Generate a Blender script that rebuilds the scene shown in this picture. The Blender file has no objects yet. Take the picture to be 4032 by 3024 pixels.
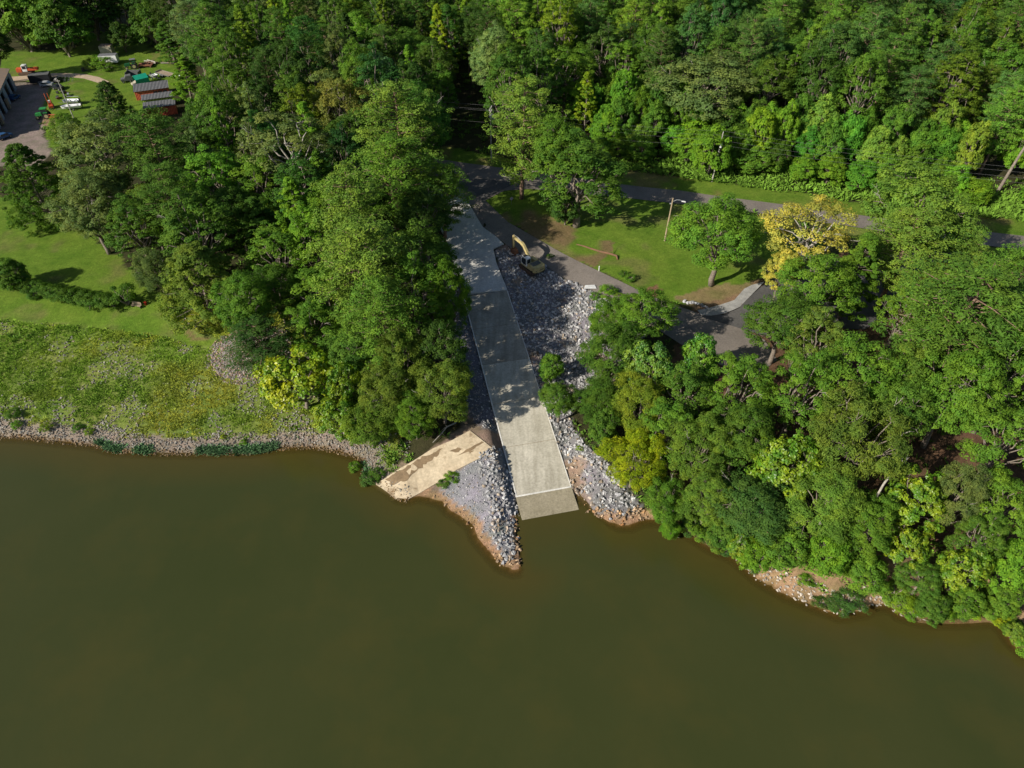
import bpy, bmesh, math, random
import numpy as np
from mathutils import Vector, Matrix
R_ = math.radians
C = bpy.context.scene.collection
sc = bpy.context.scene
random.seed(7)
rng = np.random.default_rng(11)

# ------------------------------------------------------------------ camera, sky, sun, exposure
F = 2796.0; CX = 2016.0; CY = 1512.0; PITCH = R_(43.0); CAMZ = 79.0
cam_d = bpy.data.cameras.new('camera'); cam = bpy.data.objects.new('camera', cam_d); C.objects.link(cam)
cam.location = (0, 0, CAMZ); cam.rotation_euler = (R_(90) - PITCH, 0, 0)
cam_d.sensor_width = 36; cam_d.lens = 36 * F / 4032; cam_d.clip_start = 1; cam_d.clip_end = 6000
sc.camera = cam
SUN_EL = R_(30.5); SUN_AZ = R_(32.5)          # shadows run to the right and away from the viewer
w = bpy.data.worlds.new('World'); sc.world = w; w.use_nodes = True
wn = w.node_tree.nodes; wl = w.node_tree.links
sky = wn.new('ShaderNodeTexSky'); sky.sky_type = 'NISHITA'; sky.sun_disc = False
sky.sun_elevation = SUN_EL; sky.sun_rotation = R_(237.5)
wl.new(sky.outputs[0], wn['Background'].inputs[0]); wn['Background'].inputs[1].default_value = 0.068
sd = bpy.data.lights.new('sun', 'SUN'); sd.energy = 5.0; sd.angle = R_(0.55); sd.color = (1.0, 0.93, 0.80)
sun = bpy.data.objects.new('sun', sd); C.objects.link(sun)
ld = Vector((math.cos(SUN_AZ) * math.cos(SUN_EL), math.sin(SUN_AZ) * math.cos(SUN_EL), -math.sin(SUN_EL)))
sun.rotation_euler = ld.to_track_quat('-Z', 'Y').to_euler(); sun.location = (-60, -40, 120)
sc.view_settings.view_transform = 'Standard'; sc.view_settings.look = 'None'
sc.view_settings.exposure = 0.42; sc.view_settings.gamma = 1
try:
    sc.cycles.max_bounces = 6; sc.cycles.transparent_max_bounces = 8; sc.cycles.transmission_bounces = 3
    sc.cycles.diffuse_bounces = 3; sc.cycles.glossy_bounces = 2
except Exception: pass

# ------------------------------------------------------------------ pixel <-> world helpers
sP, cP = math.sin(PITCH), math.cos(PITCH)
def ray(u, v):
    a = (u - CX) / F; b = -(v - CY) / F
    return a, cP + b * sP, -sP + b * cP
def onplane(u, v, z):
    a, b, c = ray(u, v)
    if c > -0.04: c = -0.04
    t = (z - CAMZ) / c
    return a * t, b * t
def project(X, Y, Z):
    dz = Z - CAMZ
    depth = Y * cP - dz * sP; up = Y * sP + dz * cP
    return CX + F * X / depth, CY - F * up / depth, depth
def sstep(a, b, x):
    t = np.clip((x - a) / (b - a), 0, 1); return t * t * (3 - 2 * t)
def vnoise(x, y, s=1.0, seed=0):
    x = np.asarray(x, float) / s + seed * 17.3; y = np.asarray(y, float) / s + seed * 9.7
    xi = np.floor(x); yi = np.floor(y); fx = x - xi; fy = y - yi
    def h(a, b):
        q = np.sin(a * 127.1 + b * 311.7 + seed * 3.1) * 43758.5453; return q - np.floor(q)
    fx = fx * fx * (3 - 2 * fx); fy = fy * fy * (3 - 2 * fy)
    return (h(xi, yi) * (1 - fx) + h(xi + 1, yi) * fx) * (1 - fy) + (h(xi, yi + 1) * (1 - fx) + h(xi + 1, yi + 1) * fx) * fy
def fbm(x, y, s=1.0, seed=0, o=3):
    r = 0; a = .5; t = 0
    for i in range(o):
        r = r + a * vnoise(x, y, s / 2 ** i, seed + i); t += a; a *= .5
    return r / t
def inpoly(x, y, P):
    x = np.asarray(x, float); y = np.asarray(y, float); r = np.zeros(x.shape, bool)
    n = len(P)
    for i in range(n):
        x0, y0 = P[i]; x1, y1 = P[(i + 1) % n]
        if y0 == y1: continue
        c = ((y0 > y) != (y1 > y)) & (x < (x1 - x0) * (y - y0) / (y1 - y0) + x0)
        r ^= c
    return r
def pldist(x, y, P):
    x = np.asarray(x, float); y = np.asarray(y, float); best = np.full(x.shape, 1e9)
    for i in range(len(P) - 1):
        x0, y0 = P[i]; x1, y1 = P[i + 1]; dx, dy = x1 - x0, y1 - y0
        t = np.clip(((x - x0) * dx + (y - y0) * dy) / (dx * dx + dy * dy + 1e-9), 0, 1)
        best = np.minimum(best, np.hypot(x - x0 - t * dx, y - y0 - t * dy))
    return best

SHORE = [(-900, 1700), (-300, 1708), (0, 1718), (90, 1720), (203, 1733), (384, 1751), (452, 1774), (633, 1781), (768, 1783), (1000, 1779),
 (1113, 1761), (1226, 1757), (1316, 1770), (1384, 1788), (1434, 1811), (1438, 1860), (1488, 1892), (1535, 1925), (1574, 1958), (1610, 1965),
 (1646, 1951), (1723, 1969), (1744, 1975), (1775, 2010), (1808, 2028), (1868, 2072), (1878, 2112), (1928, 2172), (1972, 2222), (2027, 2246),
 (2052, 2236), (2050, 2187), (2047, 2137), (2044, 2067), (2049, 2045), (2278, 2010), (2290, 2033), (2315, 2050), (2365, 2047), (2445, 2067),
 (2484, 2067), (2534, 2042), (2569, 2045), (2638, 2052), (2708, 2094), (2791, 2149), (2888, 2191), (2943, 2239), (2985, 2277), (3089, 2336),
 (3192, 2378), (3296, 2416), (3400, 2399), (3428, 2378), (3504, 2378), (3539, 2416), (3622, 2437), (3677, 2440), (3781, 2440), (3885, 2433),
 (3940, 2447), (3982, 2523), (4032, 2565), (4300, 2720), (4900, 3050)]
shoreW = [onplane(u, v, 0.0) for u, v in SHORE]
landW = shoreW + [(400, 60), (3000, 60), (3000, 6000), (-3000, 6000), (-3000, shoreW[0][1])]
def sdf(x, y):
    d = pldist(x, y, shoreW)
    return np.where(inpoly(x, y, landW), d, -d)
A0 = np.array(onplane(2164, 2028, 0.0)); TOPZ = 6.0
B0 = np.array(onplane(1850, 965, TOPZ))
AX = (B0 - A0) / np.linalg.norm(B0 - A0); RAMPLEN = float(np.linalg.norm(B0 - A0)); LT = np.array([AX[1], -AX[0]])   # to the right
SLOPE = 0.108
def rampz(s): return np.minimum(SLOPE * s, TOPZ - .05 + 0.002 * s)
def terrain(x, y):
    x = np.asarray(x, float); y = np.asarray(y, float)
    d = sdf(x, y)
    dp = np.maximum(d, 0)
    tl = np.clip(dp / 27, 0, 1); hL = TOPZ * tl * (1.25 - .25 * tl)
    hR = 2.4 * np.clip(dp / 4.5, 0, 1) + 3.6 * np.clip((dp - 4.5) / 22, 0, 1)
    hM = np.minimum(.26 * dp, 1.3 + .11 * dp); hM = np.minimum(hM, TOPZ)
    wL = 1 - sstep(-34, -18, x); wR = sstep(16, 24, x)
    h = hL * wL + hR * wR + hM * (1 - wL - wR)
    h = h + np.where(dp > 3, (fbm(x, y, 26, 3) - .5) * 0.9, 0) * np.clip((dp - 3) / 20, 0, 1)
    h = np.where(d < 0, np.maximum(d * .16, -3.5) - .02, h)
    s = (x - A0[0]) * AX[0] + (y - A0[1]) * AX[1]; l = (x - A0[0]) * LT[0] + (y - A0[1]) * LT[1]
    zr = rampz(s) - .3
    ml = np.where(s < 17, 3.9 + .15, 3.9 + 3.0); wl_ = np.where(s < 17, 1.6, 9.0)
    mr = np.where(s < 12, 3.9 + .8, 3.9 + 7.0); wr_ = np.where(s < 12, 3.0, 14.0)
    k = np.where(l < 0, 1 - np.clip((-l - ml) / wl_, 0, 1), 1 - np.clip((l - mr) / wr_, 0, 1))
    k = k * k * (3 - 2 * k)
    k = np.where((s > RAMPLEN + 20), 0, k) * np.clip((s + 9) / 3, 0, 1)
    zr = np.where((np.abs(l) > 4.0) & (s > 3), zr + .22, zr)
    h = h * (1 - k) + zr * k
    # gravel mound on the left lawn edge
    mx, my = MOUND
    h = h + 1.5 * np.exp(-(((x - mx) / 5.2) ** 2 + ((y - my) / 4.6) ** 2))
    return h
MOUND = (0, -500)
def P(u, v, z=None):
    """ground point seen at source pixel (u, v)"""
    zz = 5.0
    for i in range(14):
        x, y = onplane(u, v, zz); z1 = float(terrain(np.array([x]), np.array([y]))[0]); zz = zz * .35 + z1 * .65
    x, y = onplane(u, v, zz)
    return Vector((x, y, float(terrain(np.array([x]), np.array([y]))[0])))
_m = P(1000, 1400); MOUND = (_m.x, _m.y)
def WP(pts): return [(p.x, p.y) for p in (P(u, v) for u, v in pts)]
def gz(x, y): return float(terrain(np.array([x]), np.array([y]))[0])

# ------------------------------------------------------------------ object helpers
def tag(o, label=None, cat=None, group=None, kind=None):
    if label: o['label'] = label
    if cat: o['category'] = cat
    if group: o['group'] = group
    if kind: o['kind'] = kind
    return o
def thing(name, label, cat, loc=(0, 0, 0), rz=0, group=None):
    o = bpy.data.objects.new(name, None); C.objects.link(o); o.empty_display_size = .3
    o.location = loc; o.rotation_euler = (0, 0, rz)
    return tag(o, label, cat, group)
def link(name, me, mat, parent=None):
    o = bpy.data.objects.new(name, me); C.objects.link(o)
    if mat is not None:
        if len(me.materials) == 0:
            for m in (mat if isinstance(mat, (list, tuple)) else [mat]): me.materials.append(m)
    if parent: o.parent = parent
    return o
def npmesh(name, V, Fq, shade=None, col=None, smooth=False):
    """V (n,3); Fq (m,k) faces of constant size"""
    me = bpy.data.meshes.new(name); V = np.asarray(V, np.float32); Fq = np.asarray(Fq, np.int32)
    m, k = Fq.shape
    me.vertices.add(len(V)); me.vertices.foreach_set('co', V.ravel())
    me.loops.add(m * k); me.loops.foreach_set('vertex_index', Fq.ravel())
    me.polygons.add(m); me.polygons.foreach_set('loop_start', np.arange(0, m * k, k, dtype=np.int32))
    try: me.polygons.foreach_set('loop_total', np.full(m, k, np.int32))
    except Exception: pass
    me.polygons.foreach_set('use_smooth', np.full(m, smooth))
    if shade is not None:
        a = me.attributes.new('shade', 'FLOAT', 'FACE' if len(shade) == m else 'POINT'); a.data.foreach_set('value', np.asarray(shade, np.float32))
    if col is not None:
        a = me.attributes.new('Col', 'FLOAT_COLOR', 'POINT' if len(col) == len(V) else 'FACE')
        c4 = np.ones((len(col), 4), np.float32); c4[:, :3] = col; a.data.foreach_set('color', c4.ravel())
    me.update(calc_edges=True); me.validate()
    return me
class MB:
    def __init__(s): s.v = []; s.f = []
    def add(s, vs, fs):
        n = len(s.v); s.v += [tuple(v) for v in vs]; s.f += [tuple(i + n for i in f) for f in fs]; return s
    def box(s, c, d, rz=0, top=(1, 1), shift=(0, 0), ry=0):
        x, y, z = d[0] / 2, d[1] / 2, d[2] / 2; vs = []
        for sz in (-1, 1):
            tx, ty = (1, 1) if sz < 0 else top; ox, oy = (0, 0) if sz < 0 else shift
            for sx, sy in ((-1, -1), (1, -1), (1, 1), (-1, 1)): vs.append(Vector((sx * x * tx + ox, sy * y * ty + oy, sz * z)))
        m = Matrix.Rotation(rz, 3, 'Z') @ Matrix.Rotation(ry, 3, 'Y')
        vs = [m @ v + Vector(c) for v in vs]
        return s.add(vs, [(3, 2, 1, 0), (4, 5, 6, 7), (0, 1, 5, 4), (1, 2, 6, 5), (2, 3, 7, 6), (3, 0, 4, 7)])
    def cyl(s, p0, p1, r0, r1=None, n=10, cap=True):
        r1 = r0 if r1 is None else r1; p0, p1 = Vector(p0), Vector(p1); d = (p1 - p0).normalized()
        a = d.orthogonal().normalized(); b = d.cross(a); vs = []
        for p, r in ((p0, r0), (p1, r1)):
            for i in range(n):
                t = 2 * math.pi * i / n; vs.append(p + (a * math.cos(t) + b * math.sin(t)) * r)
        fs = [(i, (i + 1) % n, n + (i + 1) % n, n + i) for i in range(n)]
        if cap: fs += [tuple(range(n - 1, -1, -1)), tuple(range(n, 2 * n))]
        return s.add(vs, fs)
    def tube(s, pts, rs, n=7):
        pts = [Vector(p) for p in pts]
        if not isinstance(rs, (list, tuple)): rs = [rs] * len(pts)
        vs = []; a = None
        for i, p in enumerate(pts):
            d = (pts[min(i + 1, len(pts) - 1)] - pts[max(i - 1, 0)]).normalized()
            a = d.orthogonal().normalized() if a is None else (a - d * a.dot(d)).normalized()
            b = d.cross(a)
            for k in range(n):
                t = 2 * math.pi * k / n; vs.append(p + (a * math.cos(t) + b * math.sin(t)) * rs[i])
        fs = []
        for i in range(len(pts) - 1):
            for k in range(n): fs.append((i * n + k, i * n + (k + 1) % n, (i + 1) * n + (k + 1) % n, (i + 1) * n + k))
        fs += [tuple(range(n - 1, -1, -1)), tuple((len(pts) - 1) * n + k for k in range(n))]
        return s.add(vs, fs)
    def prismXZ(s, pts, y0, y1):
        n = len(pts); vs = [(x, y0, z) for x, z in pts] + [(x, y1, z) for x, z in pts]
        return s.add(vs, [tuple(range(n)), tuple(range(2 * n - 1, n - 1, -1))] + [(i, n + i, n + (i + 1) % n, (i + 1) % n) for i in range(n)])
    def prismXY(s, pts, z0, z1, top=1.0):
        n = len(pts); cx = sum(p[0] for p in pts) / n; cy = sum(p[1] for p in pts) / n
        vs = [(x, y, z0) for x, y in pts] + [(cx + (x - cx) * top, cy + (y - cy) * top, z1) for x, y in pts]
        return s.add(vs, [tuple(range(n - 1, -1, -1)), tuple(range(n, 2 * n))] + [(i, (i + 1) % n, n + (i + 1) % n, n + i) for i in range(n)])
    def build(s, name, mat, parent=None, bevel=0, smooth=False):
        me = bpy.data.meshes.new(name); me.from_pydata([tuple(v) for v in s.v], [], s.f)
        bm = bmesh.new(); bm.from_mesh(me); bmesh.ops.recalc_face_normals(bm, faces=bm.faces)
        if bevel: bmesh.ops.bevel(bm, geom=list(bm.edges), offset=bevel, segments=2, affect='EDGES', clamp_overlap=True)
        bm.to_mesh(me); bm.free()
        if smooth:
            for p in me.polygons: p.use_smooth = True
        o = link(name, me, mat, parent); return o

# ------------------------------------------------------------------ materials
def newmat(name):
    m = bpy.data.materials.new(name); m.use_nodes = True; nt = m.node_tree
    return m, nt.nodes, nt.links, nt.nodes['Principled BSDF']
def N(n, typ, **kw):
    x = n.new(typ)
    for k, v in kw.items(): setattr(x, k, v)
    return x
def noise(n, l, scale, detail=4, coord='pos', rough=.6):
    t = N(n, 'ShaderNodeTexNoise'); t.inputs['Scale'].default_value = scale; t.inputs['Detail'].default_value = detail
    t.inputs['Roughness'].default_value = rough
    if coord == 'pos':
        g = N(n, 'ShaderNodeNewGeometry'); l.new(g.outputs['Position'], t.inputs['Vector'])
    else:
        g = N(n, 'ShaderNodeTexCoord'); l.new(g.outputs['Object'], t.inputs['Vector'])
    return t
def mrange(n, l, src, a, b, c, d):
    r = N(n, 'ShaderNodeMapRange'); l.new(src, r.inputs['Value'])
    for i, v in zip(('From Min', 'From Max', 'To Min', 'To Max'), (a, b, c, d)): r.inputs[i].default_value = v
    return r.outputs[0]
def mix(n, l, fac, a, b, typ='MIX'):
    m = N(n, 'ShaderNodeMix', data_type='RGBA', blend_type=typ)
    for key, v in ((0, fac), (6, a), (7, b)):
        if hasattr(v, 'links'): l.new(v, m.inputs[key])
        elif key == 0: m.inputs[0].default_value = v
        else: m.inputs[key].default_value = (*v, 1) if len(v) == 3 else v
    return m.outputs[2]
def bump(n, l, b, src, strength, dist=.1):
    x = N(n, 'ShaderNodeBump'); x.inputs['Strength'].default_value = strength; x.inputs['Distance'].default_value = dist
    l.new(src, x.inputs['Height']); l.new(x.outputs[0], b.inputs['Normal'])
def paint(name, col, rough=.5, metal=0.0, var=.18, dirt=None, scale=1.6):
    m, n, l, b = newmat(name)
    t = noise(n, l, scale, 5, 'obj'); f = mrange(n, l, t.outputs[0], .3, .7, 0, 1)
    d = dirt or tuple(c * (1 - var * 2) for c in col)
    l.new(mix(n, l, f, d, tuple(min(1, c * (1 + var * .5)) for c in col)), b.inputs['Base Color'])
    b.inputs['Roughness'].default_value = rough; b.inputs['Metallic'].default_value = metal
    t2 = noise(n, l, scale * 9, 3, 'obj'); bump(n, l, b, t2.outputs[0], .15, .02)
    return m
M = {}
# ground: painted soil colours times several scales of noise
m, n, l, b = newmat('ground_soil'); M['ground'] = m
at = N(n, 'ShaderNodeAttribute', attribute_name='Col')
t1 = noise(n, l, .35, 6); t2 = noise(n, l, 2.2, 5); t3 = noise(n, l, 9, 3)
c = mix(n, l, 1.0, at.outputs['Color'], mix(n, l, mrange(n, l, t1.outputs[0], .3, .7, 0, 1), (.72, .8, .7), (1.22, 1.12, 1.25)), 'MULTIPLY')
c = mix(n, l, 1.0, c, mix(n, l, mrange(n, l, t2.outputs[0], .3, .7, 0, 1), (.78, .78, .78), (1.2, 1.2, 1.2)), 'MULTIPLY')
c = mix(n, l, 1.0, c, mix(n, l, mrange(n, l, t3.outputs[0], .3, .7, 0, 1), (.72, .74, .72), (1.25, 1.22, 1.25)), 'MULTIPLY')
l.new(c, b.inputs['Base Color']); b.inputs['Roughness'].default_value = .95; b.inputs['Specular IOR Level'].default_value = .1
bump(n, l, b, t3.outputs[0], .6, .25)
def surf(name, c1, c2, s1, s2, stain=None, rough=.85, streak=None, bmp=.3, c3=None):
    m, n, l, b = newmat(name)
    a = noise(n, l, s1, 6); f = mrange(n, l, a.outputs[0], .35, .65, 0, 1)
    c = mix(n, l, f, c1, c2)
    a2 = noise(n, l, s2, 5); c = mix(n, l, 1.0, c, mix(n, l, mrange(n, l, a2.outputs[0], .3, .7, 0, 1), (.8, .8, .8), (1.17, 1.17, 1.17)), 'MULTIPLY')
    if stain:
        a3 = noise(n, l, stain[0], 7, rough=.7); c = mix(n, l, mrange(n, l, a3.outputs[0], stain[2], stain[2] + .07, 0, stain[3]), c, stain[1])
    if streak:
        g = N(n, 'ShaderNodeNewGeometry'); mp = N(n, 'ShaderNodeMapping'); mp.inputs['Rotation'].default_value = (0, 0, streak[0]); mp.inputs['Scale'].default_value = streak[1]
        l.new(g.outputs['Position'], mp.inputs[0]); t = N(n, 'ShaderNodeTexNoise'); t.inputs['Scale'].default_value = 1; t.inputs['Detail'].default_value = 5
        l.new(mp.outputs[0], t.inputs['Vector'])
        c = mix(n, l, 1.0, c, mix(n, l, mrange(n, l, t.outputs[0], .3, .7, 0, 1), streak[2], streak[3]), 'MULTIPLY')
    l.new(c, b.inputs['Base Color']); b.inputs['Roughness'].default_value = rough; b.inputs['Specular IOR Level'].default_value = .3
    a4 = noise(n, l, 14, 3); bump(n, l, b, a4.outputs[0], bmp, .05)
    M[name] = m; return m
axang = math.atan2(AX[1], AX[0])
surf('asphalt', (.155, .135, .118), (.20, .175, .155), .16, 3.5, (.09, (.06, .055, .055), .66, .6), streak=(0, (.5, .5, 1), (.93, .93, .93), (1.06, 1.05, 1.04)))
surf('asphalt_dark', (.07, .068, .068), (.10, .095, .092), .2, 3, (.35, (.13, .115, .10), .64, .5))
surf('concrete', (.40, .375, .31), (.51, .48, .405), .35, 3.2, (.3, (.28, .26, .21), .60, .4), streak=(0, (1.5, .14, 1), (.80, .79, .76), (1.13, 1.13, 1.13)))
surf('concrete_upper', (.47, .46, .43), (.56, .55, .52), .3, 3.2, (.3, (.36, .35, .32), .64, .4), streak=(0, (1.5, .14, 1), (.92, .92, .92), (1.06, 1.06, 1.06)))
surf('concrete_worn', (.27, .25, .205), (.38, .355, .30), .3, 3.0, (.25, (.19, .17, .14), .58, .6), streak=(0, (1.5, .14, 1), (.80, .79, .76), (1.13, 1.13, 1.13)))
surf('concrete_wet', (.25, .22, .15), (.33, .29, .21), .5, 4, (.6, (.12, .10, .06), .6, .6), rough=.5)
surf('joint', (.6, .59, .55), (.7, .68, .64), 1, 4)
surf('old_concrete', (.48, .39, .27), (.56, .47, .34), .25, 2.5, (.22, (.24, .17, .10), .55, .85), streak=(0, (.6, .6, 1), (.85, .84, .82), (1.1, 1.1, 1.1)))
surf('mud', (.17, .12, .07), (.24, .17, .10), .6, 3)
surf('dirt_drive', (.36, .26, .17), (.46, .36, .26), .2, 2)
surf('fine_gravel', (.24, .235, .23), (.36, .355, .345), .7, 6, (.3, (.30, .19, .11), .62, .7))
# water: murky body, clear only where it is shallow
m, n, l, b = newmat('river_water'); M['water'] = m
at = N(n, 'ShaderNodeAttribute', attribute_name='shade')
tw = noise(n, l, .028, 6); tw2 = noise(n, l, .09, 5)
c = mix(n, l, mrange(n, l, tw.outputs[0], .35, .68, 0, 1), (.0355, .0435, .0118), (.0445, .0495, .0146))
c = mix(n, l, mrange(n, l, tw2.outputs[0], .48, .7, 0, .45), c, (.060, .054, .0135))
nearsh = mrange(n, l, at.outputs['Fac'], 0.0, 1.1, .55, 0)
c = mix(n, l, nearsh, c, (.078, .050, .0095))
l.new(c, b.inputs['Base Color']); b.inputs['Roughness'].default_value = .16; b.inputs['IOR'].default_value = 1.33
t = noise(n, l, 1.1, 5); bump(n, l, b, t.outputs[0], .12, .12)
tr = N(n, 'ShaderNodeBsdfTransparent'); tr.inputs[0].default_value = (.86, .80, .62, 1)
ms = N(n, 'ShaderNodeMixShader'); l.new(mrange(n, l, at.outputs['Fac'], 0.0, .27, .2, 1), ms.inputs[0])
l.new(tr.outputs[0], ms.inputs[1]); l.new(b.outputs[0], ms.inputs[2]); l.new(ms.outputs[0], n['Material Output'].inputs['Surface'])
# foliage
def leafmat(name, warm=(1.5, 1.25, .6), trans=.36, rough=.6, spec=.12, pg=(.74, .88, 1.0)):
    m, n, l, b = newmat(name)
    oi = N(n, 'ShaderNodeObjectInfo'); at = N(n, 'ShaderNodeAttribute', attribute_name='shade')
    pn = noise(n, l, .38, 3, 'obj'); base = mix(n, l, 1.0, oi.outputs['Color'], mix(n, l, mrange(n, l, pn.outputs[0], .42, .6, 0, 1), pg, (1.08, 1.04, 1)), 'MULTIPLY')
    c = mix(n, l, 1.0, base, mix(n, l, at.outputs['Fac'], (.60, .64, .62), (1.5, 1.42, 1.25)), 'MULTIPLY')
    g = N(n, 'ShaderNodeNewGeometry')
    c = mix(n, l, mrange(n, l, g.outputs['Random Per Island'], .55, 1, 0, .45), c, mix(n, l, 1.0, base, warm, 'MULTIPLY'))
    l.new(c, b.inputs['Base Color']); b.inputs['Roughness'].default_value = rough; b.inputs['Specular IOR Level'].default_value = spec
    tl = N(n, 'ShaderNodeBsdfTranslucent'); l.new(mix(n, l, 1.0, c, (1.25, 1.35, .6), 'MULTIPLY'), tl.inputs[0])
    ms = N(n, 'ShaderNodeMixShader'); ms.inputs[0].default_value = trans
    l.new(b.outputs[0], ms.inputs[1]); l.new(tl.outputs[0], ms.inputs[2]); l.new(ms.outputs[0], n['Material Output'].inputs['Surface'])
    M[name] = m; return m
leafmat('leaf'); leafmat('leaf_glossy', pg=(.42, .70, .95), warm=(1.7, 1.4, .8), spec=.4, rough=.4); leafmat('needle', warm=(1.25, 1.1, .8), trans=.18)
def colmat(name, rough=.9, bmp=.4, v=(.8, 1.2), sc_=7):
    m, n, l, b = newmat(name)
    at = N(n, 'ShaderNodeAttribute', attribute_name='Col'); t = noise(n, l, sc_, 3)
    l.new(mix(n, l, 1.0, at.outputs['Color'], mix(n, l, mrange(n, l, t.outputs[0], .3, .7, 0, 1), (v[0],) * 3, (v[1],) * 3), 'MULTIPLY'), b.inputs['Base Color'])
    b.inputs['Roughness'].default_value = rough; b.inputs['Specular IOR Level'].default_value = .25; bump(n, l, b, t.outputs[0], bmp, .05)
    M[name] = m; return m
colmat('stone'); colmat('grass_blades', bmp=.1)
def bark(name, c1, c2):
    m, n, l, b = newmat(name); t = noise(n, l, 3.2, 6, 'obj')
    l.new(mix(n, l, mrange(n, l, t.outputs[0], .35, .65, 0, 1), c1, c2), b.inputs['Base Color']); b.inputs['Roughness'].default_value = .9
    bump(n, l, b, t.outputs[0], .6, .05); M[name] = m
bark('bark', (.13, .105, .085), (.24, .20, .165)); bark('bark_pine', (.15, .095, .065), (.27, .18, .125)); bark('bark_grey', (.24, .22, .19), (.40, .37, .32))
bark('deadwood', (.26, .24, .20), (.42, .39, .34)); bark('pole_wood', (.27, .20, .13), (.38, .30, .20)); bark('pole_grey', (.30, .28, .25), (.42, .40, .36))
# ------------------------------------------------------------------ the ground as one sheet, painted by zone
LAWN = (.098, .190, .018); LAWN2 = (.138, .205, .024); FLOOR = (.050, .040, .022); SOIL = (.165, .105, .060); GRAVELC = (.205, .20, .205)
BANK = (.190, .215, .055); SAND = (.30, .205, .115)
def ax_(lims):
    out = []
    for a, b_, s in lims: out += list(np.arange(a, b_, s))
    return np.array(out + [lims[-1][1]])
gx = ax_([(-3000, -500, 250), (-500, -250, 25), (-250, -135, 3), (-135, 135, .62), (135, 250, 3), (250, 500, 25), (500, 3000, 250)])
gy = ax_([(-200, 20, 20), (20, 44, 2), (44, 225, .62), (225, 420, 3), (420, 800, 40), (800, 6000, 400)])
GX, GY = np.meshgrid(gx, gy); fx, fy = GX.ravel(), GY.ravel()
Hh = terrain(fx, fy); Dd = sdf(fx, fy)
Zp = {
 'lawn_left': [(-500, 740), (0, 770), (60, 800), (130, 850), (250, 880), (330, 900), (420, 980), (490, 1040), (560, 1100), (630, 1170), (660, 1240), (720, 1285), (780, 1310), (900, 1340), (830, 1375), (600, 1318), (300, 1285), (0, 1262), (-500, 1240)],
 'lawn_mid': [(1880, 790), (2000, 740), (2150, 745), (2434, 770), (2791, 812), (3100, 880), (3250, 960), (3120, 1010), (2990, 1110), (2900, 1160), (2740, 1205), (2640, 1195), (2547, 1165), (2362, 1075), (2181, 984), (2000, 880)],
 'verge': [(1650, 600), (1750, 575), (2050, 636), (2400, 660), (2700, 698), (3100, 752), (3500, 812), (4100, 868), (4400, 895), (4400, 980), (4032, 935), (3812, 910), (3084, 812), (2678, 758), (2420, 730), (2000, 672), (1690, 632)],
 'lawn_right': [(3250, 880), (3812, 955), (4100, 988), (4400, 1030), (4400, 1230), (4032, 1150), (3850, 1100), (3700, 1010), (3400, 960)],
 'farm_lawn': [(-400, 240), (0, 205), (300, 190), (330, 150), (450, 120), (560, 170), (640, 200), (720, 290), (740, 340), (640, 360), (560, 470), (300, 520), (240, 600), (190, 580), (150, 330), (0, 300), (-400, 300)],
 'gravel_yard': [(-250, 420), (60, 325), (195, 330), (180, 380), (160, 440), (165, 520), (200, 600), (150, 660), (-250, 660)],
 'rip_right': [(1945, 985), (1990, 960), (2040, 1000), (2141, 1043), (2220, 1096), (2294, 1127), (2420, 1192), (2560, 1290), (2500, 1400), (2330, 1500), (2240, 1640), (2300, 1750), (2420, 1850), (2560, 2045), (2445, 2070), (2290, 2033), (2251, 1918), (2151, 1620), (2000, 1161)],
 'rip_left': [(1745, 940), (1796, 1075), (1841, 1165), (1880, 1378), (1938, 1600), (1965, 1710), (1900, 1690), (1850, 1630), (1810, 1500), (1780, 1350), (1770, 1200), (1720, 1000)],
 'spit': [(1925, 1760), (1982, 1764), (2010, 1878), (2052, 2045), (2050, 2137), (2056, 2240), (1968, 2230), (1860, 2080), (1735, 1975), (1700, 1960), (1790, 1840), (1870, 1800)],
 'ramp_mud': [(1790, 1700), (1850, 1600), (1940, 1610), (1985, 1764), (1960, 1840), (1800, 1870), (1690, 1960), (1520, 1880), (1700, 1760)],
 'pine_dirt': [(1960, 850), (2060, 800), (2180, 860), (2300, 920), (2420, 960), (2350, 1060), (2181, 984)],
 'trunk_dirt': [(2660, 1175), (2740, 1140), (2960, 1110), (3010, 1110), (2930, 1190), (2850, 1225), (2760, 1230)],
 'ditch': [(2530, 1150), (2580, 1125), (2610, 1150), (2570, 1175)],
 'yard_dirt': [(120, 460), (230, 450), (250, 480), (170, 500)],
 'lawn_dirt': [(720, 1280), (900, 1275), (1000, 1300), (900, 1345), (740, 1320)],
 'floor_right': [(2700, 1230), (3300, 1000), (3800, 1000), (4400, 1200), (4400, 2300), (3600, 2300), (3000, 1800), (2600, 1500)],
}
Zw = {k: WP(v) for k, v in Zp.items()}
jx = fx + (fbm(fx, fy, 3, 5) - .5) * 2.0; jy = fy + (fbm(fx, fy, 3, 8) - .5) * 2.0
col = np.zeros((len(fx), 3)) + np.array(FLOOR)
n1 = fbm(fx, fy, 9, 21)[:, None]; n2 = fbm(fx, fy, 2.5, 31)[:, None]; n3 = fbm(fx, fy, 5, 41)[:, None]
col = col * (1 - .5 * n1) + np.array((.045, .075, .018)) * .5 * n1
near = (fy < 700)
def zone(k, c, jit=True, fac=1.0):
    m_ = inpoly(jx if jit else fx, jy if jit else fy, Zw[k])
    f_ = (np.asarray(fac) * np.ones((len(fx), 1)))[m_]
    cc = (np.asarray(c) * np.ones((len(fx), 3)))[m_]
    col[m_] = col[m_] * (1 - f_) + cc * f_
lawnc = np.array(LAWN) * (1 - n1) + np.array(LAWN2) * n1
lawnc = lawnc * (1 - sstep(.62, .8, n3) * .5) + np.array((.17, .14, .06)) * sstep(.62, .8, n3) * .5
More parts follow.
